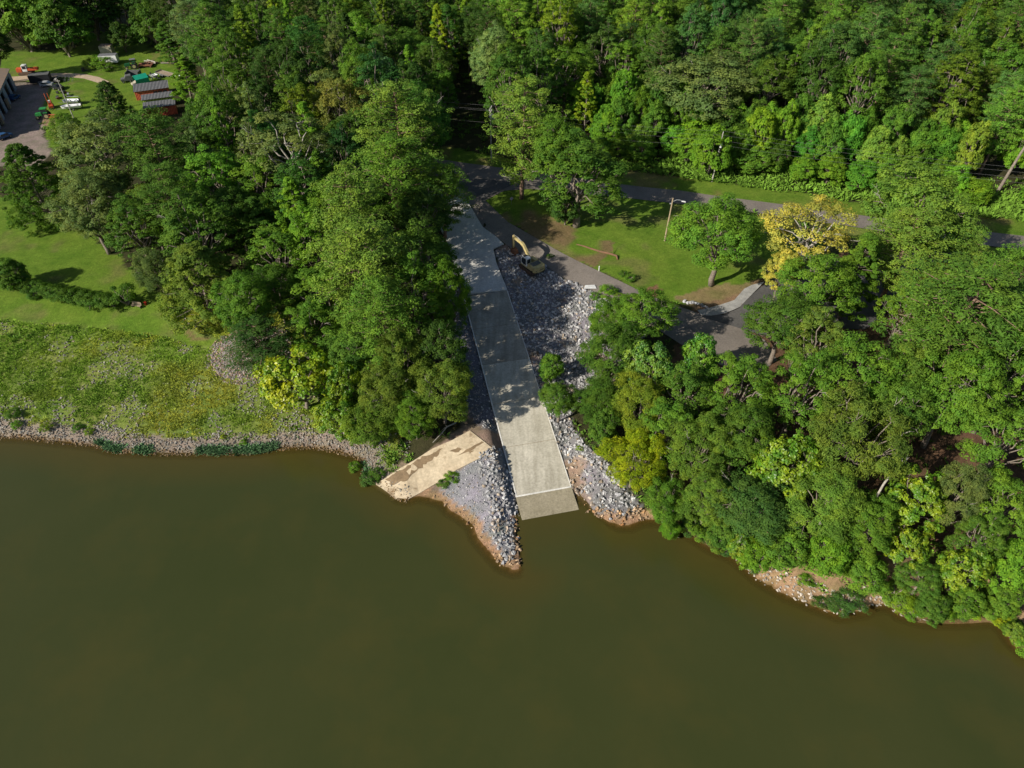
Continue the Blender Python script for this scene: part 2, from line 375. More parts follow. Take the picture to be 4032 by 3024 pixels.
zone('floor_right', np.array((.12, .072, .042)) * (.7 + .6 * n2))
for k in ('lawn_left', 'lawn_mid', 'verge', 'lawn_right', 'farm_lawn'): zone(k, lawnc)
zone('verge', (.19, .13, .06), fac=sstep(.52, .70, n3) * .45)
zone('pine_dirt', (.19, .125, .07), fac=sstep(.3, .55, n3) * .85)
zone('trunk_dirt', (.26, .175, .10), fac=.6 + .3 * n2); zone('ditch', (.22, .12, .07)); zone('yard_dirt', (.28, .2, .11)); zone('lawn_dirt', (.19, .13, .07), fac=sstep(.25, .5, n3) * .8)
zone('gravel_yard', np.array((.25, .205, .17)) * (.8 + .4 * n2))
# left bank strip between lawn and water
bankm = (Dd > 0) & (fx < -17) & (Dd < 30) & ~inpoly(jx, jy, Zw['lawn_left'])
bc = np.array(BANK) * (1 - n3) + np.array((.13, .21, .035)) * n3
col[bankm] = bc[bankm]
uu_, vv_, _dd = project(fx, fy, Hh)
rb = (Dd > 0) & (fx > 22) & (Dd < 8); sandy = (((uu_ > 2960) & (uu_ < 3540)) | (uu_ > 3800)) & (Dd < 6)
col[rb] = (np.array((.13, .10, .05)) * (.75 + .5 * n2))[rb]
rb = rb & sandy & (_dd > 0); col[rb] = (np.array(SAND) * (.75 + .5 * n2))[rb]
m_ = (Dd > 0) & (Dd < 2.6) & (fx < -16); col[m_] = (np.array((.27, .225, .175)) * (.7 + .6 * n2))[m_]
zone('ramp_mud', np.array((.22, .165, .12)) * (.75 + .5 * n2))
patch = sstep(.62, .78, n3)
zone('rip_right', (np.array(GRAVELC) * (1 - patch) + np.array((.30, .215, .155)) * patch) * (.8 + .4 * n2), False)
zone('rip_left', np.array((.16, .16, .175)) * (.8 + .4 * n2), False); zone('spit', np.array((.25, .25, .265)) * (.8 + .4 * n2))
m_ = (Dd < 0); col[m_] = np.array((.15, .095, .035)) * (.8 + .4 * n2)[m_]
m_ = (Dd > 0) & (Dd < 1.1) & (fx > -14) & (fx < 24); col[m_] = (np.array((.34, .22, .13)) * (.8 + .4 * n2))[m_]
nx, ny = len(gx), len(gy)
ii = np.arange(nx * ny).reshape(ny, nx)
q = np.stack([ii[:-1, :-1], ii[:-1, 1:], ii[1:, 1:], ii[1:, :-1]], -1).reshape(-1, 4)
SHEETS = {}
me = npmesh('ground', np.stack([fx, fy, Hh], 1), q, col=col, smooth=True)
ground = link('ground', me, M['ground']); tag(ground, kind='structure')
# water sheet
wx = ax_([(-3000, -300, 300), (-300, -150, 10), (-150, 150, 1.0), (150, 300, 10), (300, 3000, 300)]); wy = ax_([(-3000, -60, 300), (-60, 20, 10), (20, 110, 1.0), (110, 160, 10)])
WX, WY = np.meshgrid(wx, wy); a_, b_ = WX.ravel(), WY.ravel()
dep = np.maximum(0, -terrain(a_, b_)); ii = np.arange(len(a_)).reshape(len(wy), len(wx))
q = np.stack([ii[:-1, :-1], ii[:-1, 1:], ii[1:, 1:], ii[1:, :-1]], -1).reshape(-1, 4)
me = npmesh('water', np.stack([a_, b_, np.zeros_like(a_)], 1), q, shade=dep, smooth=True)
tag(link('water', me, M['water']), kind='structure')

def sheet(name, pts, mat, off=.07, kind='structure', zf=None, maxe=2.2, world=False, thick=0):
    """a paved sheet draped over the ground"""
    W_ = pts if world else WP(pts)
    bm = bmesh.new(); vs = [bm.verts.new((x, y, 0)) for x, y in W_]; bm.faces.new(vs)
    bmesh.ops.triangulate(bm, faces=bm.faces)
    for it in range(7):
        es = [e for e in bm.edges if e.calc_length() > maxe]
        if not es: break
        bmesh.ops.subdivide_edges(bm, edges=es, cuts=1); bmesh.ops.triangulate(bm, faces=[f for f in bm.faces if len(f.verts) > 3])
    bv = list(bm.verts)
    if zf: zz = [zf(v.co.x, v.co.y) for v in bv]
    else: zz = terrain(np.array([v.co.x for v in bv]), np.array([v.co.y for v in bv]))
    for v, z in zip(bv, zz): v.co.z = float(z) + off
    bmesh.ops.recalc_face_normals(bm, faces=bm.faces)
    if sum(f.normal.z for f in bm.faces) < 0: bmesh.ops.reverse_faces(bm, faces=bm.faces)
    if thick:
        be = [e for e in bm.edges if len(e.link_faces) == 1]
        r = bmesh.ops.extrude_edge_only(bm, edges=be)
        for g in r['geom']:
            if isinstance(g, bmesh.types.BMVert): g.co.z -= thick
    me = bpy.data.meshes.new(name); bm.to_mesh(me); bm.free()
    o = link(name, me, mat)
    if kind: tag(o, kind=kind)
    SHEETS[name] = W_; return o
main_pts = [(1560, 570), (1640, 600), (1696, 622), (1850, 645), (2000, 665), (2200, 692), (2420, 724), (2678, 751), (2859, 778), (3084, 806), (3400, 850), (3812, 906), (4032, 930), (4500, 985),
            (4500, 1050), (4032, 986), (3812, 958), (3400, 900), (3000, 842), (2791, 816), (2588, 794), (2434, 776), (2250, 762), (2090, 744), (1985, 752), (1900, 795), (1835, 775), (1760, 735), (1690, 700), (1640, 680), (1540, 640)]
sheet('main_road', main_pts, M['asphalt'], .06)
acc_pts = [(1760, 700), (1900, 780), (2000, 876), (2181, 980), (2362, 1071), (2547, 1161), (2714, 1222), (2787, 1249), (2904, 1290), (3010, 1340), (3060, 1420), (2990, 1470), (2850, 1445), (2700, 1370), (2520, 1258), (2420, 1193), (2294, 1125), (2220, 1096), (2141, 1043), (2057, 1003), (2028, 988), (1990, 962), (1954, 934), (1900, 895), (1809, 735)]
sheet('access_road', acc_pts, M['asphalt'], .10)
drv_pts = [(2750, 1245), (2850, 1241), (2910, 1215), (2958, 1165), (3010, 1120), (3090, 1070), (3200, 1040), (3300, 1030), (3420, 1010), (3600, 985), (3760, 1000), (3720, 1060), (3600, 1110), (3500, 1180), (3480, 1260), (3400, 1300), (3200, 1290), (3060, 1330), (2990, 1320), (2880, 1285)]
sheet('parking_drive', drv_pts, M['asphalt_dark'], .14)
sheet('gravel_shoulder', [(2745, 1225), (2780, 1218), (2830, 1205), (2890, 1185), (2930, 1140), (2960, 1125), (3010, 1112), (2960, 1162), (2912, 1212), (2852, 1238), (2800, 1246), (2760, 1244)], M['fine_gravel'], .19)
sheet('asphalt_patch', [(1800, 735), (1840, 712), (1900, 705), (1985, 715), (2030, 722), (1985, 745), (1900, 790), (1850, 770)], M['asphalt_dark'], .15)
sheet('dirt_track', [(-120, 305), (60, 302), (130, 296), (210, 289), (270, 289), (330, 292), (390, 304), (430, 322), (420, 336), (380, 325), (330, 310), (270, 304), (200, 304), (60, 322), (-120, 330)], M['dirt_drive'], .06)
# boat ramp: straight slab in the ramp's own frame, real thickness
def rp(s, l): p = A0 + AX * s + LT * l; return (float(p[0]), float(p[1]))
def sl(u, v):
    for z in (3.0,):
        zz = z
        for i in range(12):
            x, y = onplane(u, v, zz); s_ = (x - A0[0]) * AX[0] + (y - A0[1]) * AX[1]; zz = float(rampz(np.array(s_)))
    return s_, (x - A0[0]) * LT[0] + (y - A0[1]) * LT[1]
def rz_(x, y): return float(rampz(np.array((x - A0[0]) * AX[0] + (y - A0[1]) * AX[1])))
EL = [sl(*p) for p in ((2049, 2045), (1977, 1764), (1938, 1600), (1882, 1378), (1854, 1265))]
ER = [sl(*p) for p in ((2278, 2010), (2196, 1749), (2151, 1620), (2099, 1450), (2045, 1279))]
LL = sum(e[1] for e in EL) / 5; LR = sum(e[1] for e in ER) / 5
print('ramp edges', [tuple(round(float(a), 2) for a in e) for e in EL + ER], 'len', RAMPLEN)
sJ = (sl(2032, 1953)[0] + sl(2251, 1918)[0]) / 2; sU = (sl(1841, 1161)[0] + sl(2000, 1148)[0]) / 2
LLu = sl(1820, 1130)[1]; sT = sl(1940, 980)[0]; 
EJ = [sl(1764, 958), sl(1796, 1071), sl(1840, 1158)]
def zr_(x, y): return rz_(x, y)
ramp = thing('boat_ramp', 'long pale concrete boat ramp sloping down into the river', 'boat ramp'); ramp['kind'] = 'structure'
def slab(name, pts, mat, off, thick):
    o = sheet(name, pts, mat, off, None, rz_, 2.5, True, thick); o.parent = ramp; return o
slab('submerged_slab', [rp(-9, LL), rp(-9, LR), rp(0.3, LR), rp(.3, LL)], M['concrete_wet'], 0, .3)
slab('wet_slab', [rp(.3, LL), rp(.3, LR), rp(sJ - .12, LR), rp(sJ - .12, LL)], M['concrete_wet'], 0.0, .3)
slab('joint_strip', [rp(sJ - .12, LL), rp(sJ - .12, LR), rp(sJ + .12, LR), rp(sJ + .12, LL)], M['joint'], .01, .3)
NS = 5; ss = np.linspace(sJ + .12, sU - .05, NS + 1)
for i in range(1, NS): slab('joint_groove', [rp(ss[i] - .035, LL + .18), rp(ss[i] - .035, LR - .12), rp(ss[i] + .035, LR - .12), rp(ss[i] + .035, LL + .18)], M['mud'], -.02, .1)
for i in range(NS):
    slab('slab', [rp(ss[i] + .03, LL + .18), rp(ss[i] + .03, LR - .12), rp(ss[i + 1] - .03, LR - .12), rp(ss[i + 1] - .03, LL + .18)], M['concrete' if i < NS - 2 else 'concrete_worn'], 0, .3)
slab('edge_curb', [rp(sJ + .12, LL), rp(sJ + .12, LL + .18), rp(sU, LL + .18), rp(sU, LL)], M['joint'], .035, .3)
slab('edge_curb', [rp(sJ + .12, LR - .12), rp(sJ + .12, LR), rp(sU, LR), rp(sU, LR - .12)], M['joint'], .03, .3)
slab('upper_slab', [rp(*EJ[2]), rp(sU, LR), rp(*sl(1954, 1035)), rp(*sl(1942, 981)), rp(*sl(1984, 963)), rp(*sl(1954, 934)), rp(*sl(1900, 895)), rp(*sl(1809, 740)), rp(*sl(1700, 745)), rp(*sl(1690, 820)), rp(*EJ[0]), rp(*EJ[1])], M['concrete_upper'], .14, .4)
# the old ramp, stained and partly buried
def ozf(x, y): return max(gz(x, y), -.6)
om = sheet('old_ramp', [(1400, 1905), (1497, 1897), (1560, 1855), (1630, 1815), (1700, 1770), (1780, 1735), (1850, 1697), (1880, 1720), (1945, 1772), (1900, 1800), (1850, 1825), (1800, 1850), (1760, 1880), (1700, 1915), (1650, 1945), (1610, 1966), (1570, 1962), (1480, 2010)], M['old_concrete'], .12, None, None, 1.8, thick=.35)
tag(om, 'old tan concrete ramp slab, stained and half buried, left of the new ramp', 'old ramp')
def wob(pts, amp, nsub=5, seed=3):
    r_ = random.Random(seed); out = []
    for i in range(len(pts)):
        (x0, y0), (x1, y1) = pts[i], pts[(i + 1) % len(pts)]
        for k in range(nsub): t = k / nsub; out.append((x0 + (x1 - x0) * t + r_.uniform(-amp, amp), y0 + (y1 - y0) * t + r_.uniform(-amp, amp) * .7))
    return out
mf = sheet('mud_film', wob([(1520, 1890), (1580, 1852), (1640, 1815), (1700, 1785), (1740, 1768), (1725, 1790), (1680, 1825), (1650, 1850), (1600, 1890), (1550, 1915)], 6), M['mud'], .135)
for q_ in ([(1770, 1780), (1800, 1765), (1822, 1768), (1800, 1785)], [(1800, 1795), (1850, 1765), (1900, 1740), (1905, 1745), (1850, 1778)], [(1845, 1780), (1866, 1776), (1850, 1788)]):
    m2 = sheet('mud_patch', wob(q_, 2.5, 4, len(q_)), M['mud'], .135); m2.parent = om; m2.pop('kind', None); mf.parent = om; mf.pop('kind', None)

# ------------------------------------------------------------------ stones
def hull(seed, k=13):
    r = np.random.default_rng(seed); bm = bmesh.new()
    p = r.normal(size=(k, 3)); p /= np.linalg.norm(p, axis=1)[:, None]; p *= r.uniform(.75, 1.05, (k, 1)); p *= np.array((1.1, .8, .65))
    for a in p: bm.verts.new(a)
    res = bmesh.ops.convex_hull(bm, input=bm.verts); 
    bmesh.ops.delete(bm, geom=[g for g in res['geom_interior'] if isinstance(g, bmesh.types.BMVert)], context='VERTS')
    bmesh.ops.triangulate(bm, faces=bm.faces); bm.verts.index_update()
    V = np.array([v.co[:] for v in bm.verts]); Fc = np.array([[v.index for v in f.verts] for f in bm.faces]); bm.free(); return V, Fc
HULLS = [hull(s, 10 + s % 5) for s in range(8)]
def rotm(r, n_):
    a = r.uniform(0, 6.28, n_); b2 = r.normal(0, .5, n_); c2 = r.normal(0, .5, n_)
    ca, sa, cb, sb, cc, s2 = np.cos(a), np.sin(a), np.cos(b2), np.sin(b2), np.cos(c2), np.sin(c2); o = np.zeros(n_); e = np.ones(n_)
    Z = np.stack([ca, -sa, o, sa, ca, o, o, o, e], 1).reshape(-1, 3, 3); Yv = np.stack([cb, o, sb, o, e, o, -sb, o, cb], 1).reshape(-1, 3, 3); X = np.stack([e, o, o, o, cc, -s2, o, s2, cc], 1).reshape(-1, 3, 3)
    return Z @ Yv @ X
def scatter_stones(name, xs, ys, sizes, cols, r, sink=.25, mat='stone'):
    zs = terrain(xs, ys); Vs = []; Fs = []; Cs = []; off = 0; idx = r.integers(0, len(HULLS), len(xs)); Rm = rotm(r, len(xs))
    for h_ in range(len(HULLS)):
        k = np.where(idx == h_)[0]; V, Fc = HULLS[h_]
        if len(k) == 0: continue
        W_ = np.einsum('nij,vj->nvi', Rm[k], V) * sizes[k][:, None, None]
        W_ += np.stack([xs[k], ys[k], zs[k] + sizes[k] * sink], 1)[:, None, :]
        Vs.append(W_.reshape(-1, 3)); Fs.append((Fc[None] + (np.arange(len(k)) * len(V))[:, None, None] + off).reshape(-1, 3)); off += len(k) * len(V)
        Cs.append(np.repeat(cols[k], len(V), 0))
    me = npmesh(name, np.concatenate(Vs), np.concatenate(Fs), col=np.concatenate(Cs))
    return link(name, me, M[mat])
def sample(polys, dens, r, world=True):
    X = []; Y = []
    for k in polys:
        W_ = Zw[k] if isinstance(k, str) else k
        a = np.array(W_); lo, hi = a.min(0), a.max(0); n_ = int((hi[0] - lo[0]) * (hi[1] - lo[1]) * dens)
        x = r.uniform(lo[0], hi[0], n_); y = r.uniform(lo[1], hi[1], n_); m_ = inpoly(x, y, W_); X.append(x[m_]); Y.append(y[m_])
    return np.concatenate(X), np.concatenate(Y)
def greys(n_, r, warm=.2):
    g = r.uniform(.14, .44, n_); c = np.stack([g * 1.02, g * 1.01, g * 1.02], 1)
    k = r.random(n_) < warm; c[k] *= np.array((1.15, .95, .72)); k = r.random(n_) < .07; c[k] = r.uniform(.45, .58, (k.sum(), 1)); return c
def offramp(x, y):
    s = (x - A0[0]) * AX[0] + (y - A0[1]) * AX[1]; l_ = (x - A0[0]) * LT[0] + (y - A0[1]) * LT[1]
    return ((l_ < LL - .25 + .35 * vnoise(x, y, .8, 9)) | (l_ > LR + .25 - .35 * vnoise(x, y, .8, 9)) | (s < -.5)) & ~((s > sU) & (l_ < LR + .2) & (l_ > LLu - 1))
r = np.random.default_rng(5)
x, y = sample(['rip_right', 'rip_left', 'spit'], 9, r); m_ = offramp(x, y) & (sdf(x, y) > -1.0); x, y = x[m_], y[m_]
pt = fbm(x, y, 5, 41); d = sdf(x, y)
u_, v_, _d = project(x, y, terrain(x, y)); l_ = (x - A0[0]) * LT[0] + (y - A0[1]) * LT[1]
spitgravel = (l_ < LL) & (d > 0) & (l_ < LL - 4.2)            # finer crushed stone over the west half of the spit
leftside = (l_ < LL) & (v_ < 1720)
size = (.10 + .32 * r.random(len(x)) ** 1.6) * np.where(spitgravel, .45, 1) * np.where(leftside, .5, 1)
keep = (pt < .70) | (r.random(len(x)) < .4); x, y, size, d, pt = x[keep], y[keep], size[keep], d[keep], pt[keep]
cols = greys(len(x), r, .12); wet = (d < np.where((l_[keep] > LR), 1.9, .8)); cols[wet] = cols[wet] * np.array((.98, .70, .45)); br = pt > .66; cols[br] *= np.array((1.1, .92, .75))
rr = scatter_stones('riprap', x, y, size, cols, r); tag(rr, 'crushed grey riprap stone heaped along both sides of the concrete boat ramp', 'riprap', kind='stuff')
print('riprap stones', len(x))
# larger boulders one can tell apart
stone_me = []
for i, (V, Fc) in enumerate(HULLS):
    for j in range(2):
        g = (.26, .36)[j]; c_ = np.tile(np.array((g, g, g * 1.05)), (len(V), 1)); stone_me.append(npmesh('riprap_boulder', V, Fc, col=c_))
def boulder(name, x, y, s, label, group, r, mats=stone_me, sink=.3, cat='boulder'):
    me = mats[int(r.integers(0, len(mats)))]; o = link(name, me, M['stone']); o.location = (x, y, gz(x, y) + s * sink)
    o.rotation_euler = (r.normal(0, .4), r.normal(0, .4), r.uniform(0, 6.28)); o.scale = (s, s, s * r.uniform(.8, 1)); return tag(o, label, cat, group)
def many_boulders(zonek, n_, s0, s1, label, group, cond=None):
    x, y = sample([zonek], 1.0, r); m_ = offramp(x, y) & (sdf(x, y) > .1)
    if cond is not None: m_ &= cond(x, y)
    x, y = x[m_][:n_], y[m_][:n_]
    for a, b2 in zip(x, y): boulder('boulder', a, b2, r.uniform(s0, s1), label, group, r)
lat = lambda x, y: (x - A0[0]) * LT[0] + (y - A0[1]) * LT[1]
alo = lambda x, y: (x - A0[0]) * AX[0] + (y - A0[1]) * AX[1]
many_boulders('rip_right', 130, .32, .46, 'grey angular riprap boulder in the rock field between ramp and access road', 'boulders in the rock field above the right of the ramp', lambda x, y: alo(x, y) > 26)
many_boulders('rip_right', 80, .30, .46, 'grey angular riprap boulder near the water, right of the ramp foot', 'boulders right of the ramp foot', lambda x, y: alo(x, y) <= 26)
many_boulders('spit', 70, .28, .42, 'pale grey boulder on the stone spit left of the ramp foot', 'boulders on the stone spit', lambda x, y: lat(x, y) > LL - 4.5)
for k in range(9):
    t = k / 8; p = P(2695 + 85 * t, 1190 + 22 * t + random.uniform(-5, 5)); boulder('boulder', p.x, p.y, random.uniform(.4, .62), 'white-grey boulder in the short row between tree trunk and road', 'boulders in the row by the trunk', r)
# shoreline stones of the left bank and the gravel mound
leftshore = [(a, b2) for a, b2 in shoreW if a < -16]
x = r.uniform(-105, -14, 95000); y = r.uniform(58, 125, 95000); d = sdf(x, y)
gn = fbm(x, y, 4, 61)
m_ = (d > -.7) & (d < 26) & (r.random(len(x)) < np.where(d < 3.0 + 5 * (gn - .5), 1, np.where(gn > .60, .5, .03) * np.clip(1.25 - d / 26, .15, 1))) & ~inpoly(x, y, Zw['lawn_left']) & ~inpoly(x, y, Zw['ramp_mud'])
x, y, d = x[m_], y[m_], d[m_]; size = r.uniform(.09, .24, len(x)); g = r.uniform(.14, .32, (len(x), 1)); cols = g * np.array((1.04, .98, .88)); cols[r.random(len(x)) < .3] *= np.array((1.0, .86, .7)); w_ = d < .4; cols[w_] *= np.array((.8, .62, .42))
tag(scatter_stones('shore_stones', x, y, size, cols, r), 'brownish grey stones lining the left river bank at the waterline', 'stones', kind='stuff'); print('shore stones', len(x))
x = r.normal(MOUND[0], 4.0, 8000); y = r.normal(MOUND[1], 3.2, 8000); mm = (((x - MOUND[0]) / 7.6) ** 2 + ((y - MOUND[1]) / 6.0) ** 2 < 1); x, y = x[mm], y[mm]
g = r.uniform(.13, .36, (len(x), 1)); cols = g * np.array((1.05, .94, .88)); cols[r.random(len(x)) < .3] *= np.array((1.1, .82, .66))
tag(scatter_stones('gravel_mound', x, y, r.uniform(.1, .24, len(x)), cols, r), 'low mound of pinkish grey rubble at the lawn edge above the bank', 'rubble mound', kind='stuff')
# right bank: pale cobbles at the foot of the sandy bank
x = r.uniform(20, 70, 30000); y = r.uniform(25, 75, 30000); d = sdf(x, y); u_, v_, _ = project(x, y, 0 * x)
m_ = (d > -.4) & (d < 2.4) & (u_ > 2900) & (u_ < 3560) & (r.random(len(x)) < np.clip(1.2 - np.abs(d - .9) / 2, 0, 1) * .55)
x, y = x[m_], y[m_]; g = r.uniform(.22, .46, (len(x), 1)); cols = g * np.array((1.05, .93, .80))
tag(scatter_stones('bank_cobbles', x, y, r.uniform(.12, .27, len(x)), cols, r), 'pale cobbles at the foot of the sandy right river bank', 'cobbles', kind='stuff')
# ------------------------------------------------------------------ vegetation prototypes
def leaves(Cn, Nn, size, aspect, r, shade):
    n_ = len(Cn); Nn = Nn / (np.linalg.norm(Nn, axis=1)[:, None] + 1e-9)
    T = np.cross(Nn, r.normal(size=(n_, 3))); T /= np.linalg.norm(T, axis=1)[:, None] + 1e-9; B = np.cross(Nn, T)
    s = (size * r.uniform(.7, 1.3, n_))[:, None]; a = T * s * .5 * aspect; b2 = B * s * .5
    fold = Nn * s * .12
    V = np.stack([Cn - b2, Cn + a * .9 + fold, Cn + b2, Cn - a * .9 + fold], 1).reshape(-1, 3)
    return V, np.arange(n_ * 4).reshape(-1, 4), shade
def clumps(Cc, rad, m, r, outc, size, aspect, nup=.35, nout=1.0, nrand=.55, squash=.78, up_bias=.25):
    """leaf faces gathered in clumps; Cc (n,3) clump centres, rad (n,)"""
    n_ = len(Cc); d = r.normal(size=(n_, m, 3)); d /= np.linalg.norm(d, axis=2)[:, :, None]
    d[:, :, 2] = np.where(d[:, :, 2] < -.2, -d[:, :, 2] * up_bias, d[:, :, 2])
    rr_ = r.uniform(0.35, 1, (n_, m, 1)) ** .5
    Pn = Cc[:, None, :] + d * rr_ * rad[:, None, None] * np.array((1, 1, squash))
    out = Cc - outc; out /= np.linalg.norm(out, axis=1)[:, None] + 1e-9
    Nn = d * nout + out[:, None, :] * nout * .5 + np.array((0, 0, nup)) + r.normal(size=(n_, m, 3)) * nrand * .6
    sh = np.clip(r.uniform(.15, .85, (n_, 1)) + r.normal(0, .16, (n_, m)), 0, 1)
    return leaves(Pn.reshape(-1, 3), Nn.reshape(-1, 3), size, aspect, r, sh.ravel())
def limb(mb, p0, p1, r0, r1, rnd, n=5, seg=4, wob=.08):
    p0, p1 = Vector(p0), Vector(p1); L = (p1 - p0).length; pts = []
    for i in range(seg + 1):
        t = i / seg; p = p0.lerp(p1, t)
        if 0 < i < seg: p += Vector((rnd.uniform(-1, 1), rnd.uniform(-1, 1), rnd.uniform(-.4, 1))) * L * wob
        pts.append(p)
    mb.tube(pts, [r0 + (r1 - r0) * i / seg for i in range(seg + 1)], n)
def deadtwig(mb, p, dirv, L, rnd):
    p = Vector(p); dirv = Vector(dirv).normalized()
    L *= .8; e = p + dirv * L; limb(mb, p, e, .05, .02, rnd, 4, 3, .12)
    for k in range(3):
        t = rnd.uniform(.4, .95); q = p.lerp(e, t); dd = (dirv + Vector((rnd.uniform(-1, 1), rnd.uniform(-1, 1), rnd.uniform(-.3, .9))) * .9).normalized()
        limb(mb, q, q + dd * L * rnd.uniform(.3, .6), .03, .012, rnd, 4, 2, .12)
PROT = {}
def finish(kind, V, Fq, sh, mb, H, R, zc, leafm, barkm, dead=None):
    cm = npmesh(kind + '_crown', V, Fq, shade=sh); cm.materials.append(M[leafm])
    nf = len(mb.f)
    if dead and dead.v: mb.add(dead.v, dead.f)
    me = bpy.data.meshes.new(kind + '_trunk'); me.from_pydata([tuple(v) for v in mb.v], [], mb.f)
    for p in me.polygons: p.use_smooth = True
    me.materials.append(M[barkm]); me.materials.append(M['deadwood'])
    if nf < len(me.polygons): me.polygons.foreach_set('material_index', [0] * nf + [1] * (len(me.polygons) - nf))
    PROT.setdefault(kind, []).append(dict(crown=cm, trunk=me, H=H, R=R, zc=zc))
def mk_oak(kind, seed, H=18, R=5.2, z0=5.0, nl=15, leaf=.27, asp=.75, m=70, leafm='leaf', barkm='bark', dead=4, crad=.15, lob=(.24, .46), dens=1.15, nrand=.5, plume=1.0):
    r = np.random.default_rng(seed); rnd = random.Random(seed); az = (H - z0) / 2; zc = z0 + az
    cen = np.array((0, 0, zc)); mb = MB(); dm = MB(); Cs = []; Rs = []
    top = Vector((rnd.uniform(-.3, .3), rnd.uniform(-.3, .3), z0 + az * .75)); limb(mb, (0, 0, -.5), top, H * .021 + .06, H * .010, rnd, 8, 5, .02)
    for i in range(nl):
        ph = i * 2.39996 + r.uniform(-.3, .3); cz = 1 - 1.45 * (i + .5) / nl + r.uniform(-.08, .08); cz = max(-.6, min(1, cz)); s_ = math.sqrt(max(0, 1 - cz * cz))
        k = r.uniform(.46, .84); lc = cen + np.array((math.cos(ph) * s_ * R * k, math.sin(ph) * s_ * R * k, cz * az * k)); lr = R * r.uniform(*lob)
        b0 = top.lerp(Vector((0, 0, z0 * .75)), r.uniform(0, .8)); limb(mb, b0, lc, .16, .05, rnd, 5, 4, .06)
        nc = int(13 * dens * (lr / (R * .38)) ** 2)
        d = r.normal(size=(nc * 3, 3)); d /= np.linalg.norm(d, axis=1)[:, None]
        o_ = (lc - cen) / (np.linalg.norm(lc - cen) + 1e-6); d = d[(d @ o_ > -.15) & (d[:, 2] > -.75)][:nc]
        cc = lc + d * lr * r.uniform(.7, 1.08, (len(d), 1)) * np.array((1, 1, az / R * .8 * plume)) * (1 if plume == 1 else np.stack([1.05 - .5 * np.clip(d[:, 2], -.5, 1)] * 2 + [np.ones(len(d))], 1))
        Cs.append(cc); Rs.append(R * crad * r.uniform(.7, 1.35, len(cc)))
        for q in cc[::4]: limb(mb, lc, q, .05, .02, rnd, 4, 2, .05)
    Cs = np.concatenate(Cs); Rs = np.concatenate(Rs)
    for i in range(dead):
        a = rnd.uniform(0, 6.28); z = rnd.uniform(-.5, .85); s_ = math.sqrt(1 - z * z); q = cen + np.array((math.cos(a) * s_ * R, math.sin(a) * s_ * R, z * az)) * .82
        deadtwig(dm, q, (math.cos(a), math.sin(a), .5 + z), R * rnd.uniform(.3, .5), rnd)
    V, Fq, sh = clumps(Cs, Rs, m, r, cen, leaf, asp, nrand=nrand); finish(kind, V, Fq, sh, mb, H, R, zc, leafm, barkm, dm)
def mk_pine(kind, seed, H=24, R=4.6, zf=.42, nb=52, m=34, tr=.62, leafm='needle', dead=5, open_=1.0):
    r = np.random.default_rng(seed); rnd = random.Random(seed); z0 = H * zf; mb = MB(); dm = MB(); Cs = []; Rs = []
    limb(mb, (0, 0, -.5), (rnd.uniform(-.5, .5), rnd.uniform(-.5, .5), H * .97), .36, .06, rnd, 8, 7, .006)
    for i in range(nb):
        t = (i + r.uniform(0, 1)) / nb; z = z0 + (H - z0) * t; L = R * (min(1, .55 + t * 1.3) if t < .35 else math.sqrt(max(0.02, 1 - ((t - .35) / .68) ** 2))) * r.uniform(.72, 1.1)
        a = i * 2.39996 + r.uniform(-.5, .5); rise = L * r.uniform(.05, .42); e = np.array((math.cos(a) * L, math.sin(a) * L, z + rise)); p0 = np.array((0, 0, z - .3))
        limb(mb, p0, e * .95 + p0 * .05, .09, .025, rnd, 4, 3, .05)
        nt = int(3 + 6 * L / R * open_)
        for k in range(nt):
            s_ = r.uniform(.35, 1.05) if nt > 4 else r.uniform(.2, 1.0); q = p0 + (e - p0) * s_ + r.normal(0, .16, 3) * L * np.array((1, 1, .45)); Cs.append(q); Rs.append(tr * r.uniform(.7, 1.3))
    for i in range(dead):
        a = rnd.uniform(0, 6.28); z = rnd.uniform(z0 * .75, z0 * 1.3); deadtwig(dm, (0, 0, z), (math.cos(a), math.sin(a), .15), R * rnd.uniform(.4, .8), rnd)
    for i in range(3): Cs.append(np.array((r.normal(0, .3), r.normal(0, .3), H + .1 * i))); Rs.append(.5)
    Cs = np.array(Cs); Rs = np.array(Rs); cen = np.array((0, 0, (z0 + H) / 2))
    V, Fq, sh = clumps(Cs, Rs, m, r, cen, .34, .42, nout=.9, nrand=.85, squash=.8, up_bias=.9); finish(kind, V, Fq, sh, mb, H, R, (z0 + H) / 2, leafm, 'bark_pine', dm)
def mk_cone(kind, seed, H=17, R=3.0, z0=2.5, nc=190, m=68, leaf=.30, asp=.8, crad=.55, pw=.75, leafm='leaf', base=.5, lobes=5):
    r = np.random.default_rng(seed); rnd = random.Random(seed); mb = MB(); limb(mb, (0, 0, -.5), (0, 0, H * .93), .24, .04, rnd, 7, 5, .01)
    t = r.uniform(0, 1, nc) ** .9; a = r.uniform(0, 6.28, nc); lob = 1 + .28 * np.sin(a * lobes + t * 9 + seed)
    prof = np.minimum(1, base + t * 3.5) * (1 - t) ** pw + .05; rad = R * prof * lob * r.uniform(.72, 1.05, nc)
    Cs = np.stack([np.cos(a) * rad, np.sin(a) * rad, z0 + (H - z0) * t], 1); Rs = crad * r.uniform(.7, 1.3, nc) * (1 - .35 * t)
    for q in Cs[::6]: limb(mb, (0, 0, q[2] - .8), q, .06, .02, rnd, 4, 2, .04)
    V, Fq, sh = clumps(Cs, Rs, m, r, np.array((0, 0, (z0 + H) / 2)), leaf, asp); finish(kind, V, Fq, sh, mb, H, R, (z0 + H) / 2, leafm, 'bark')
for s in range(5): mk_oak('oak', 10 + s, dead=1 + s % 3, nl=16 + 2 * s, z0=3.6, m=76)
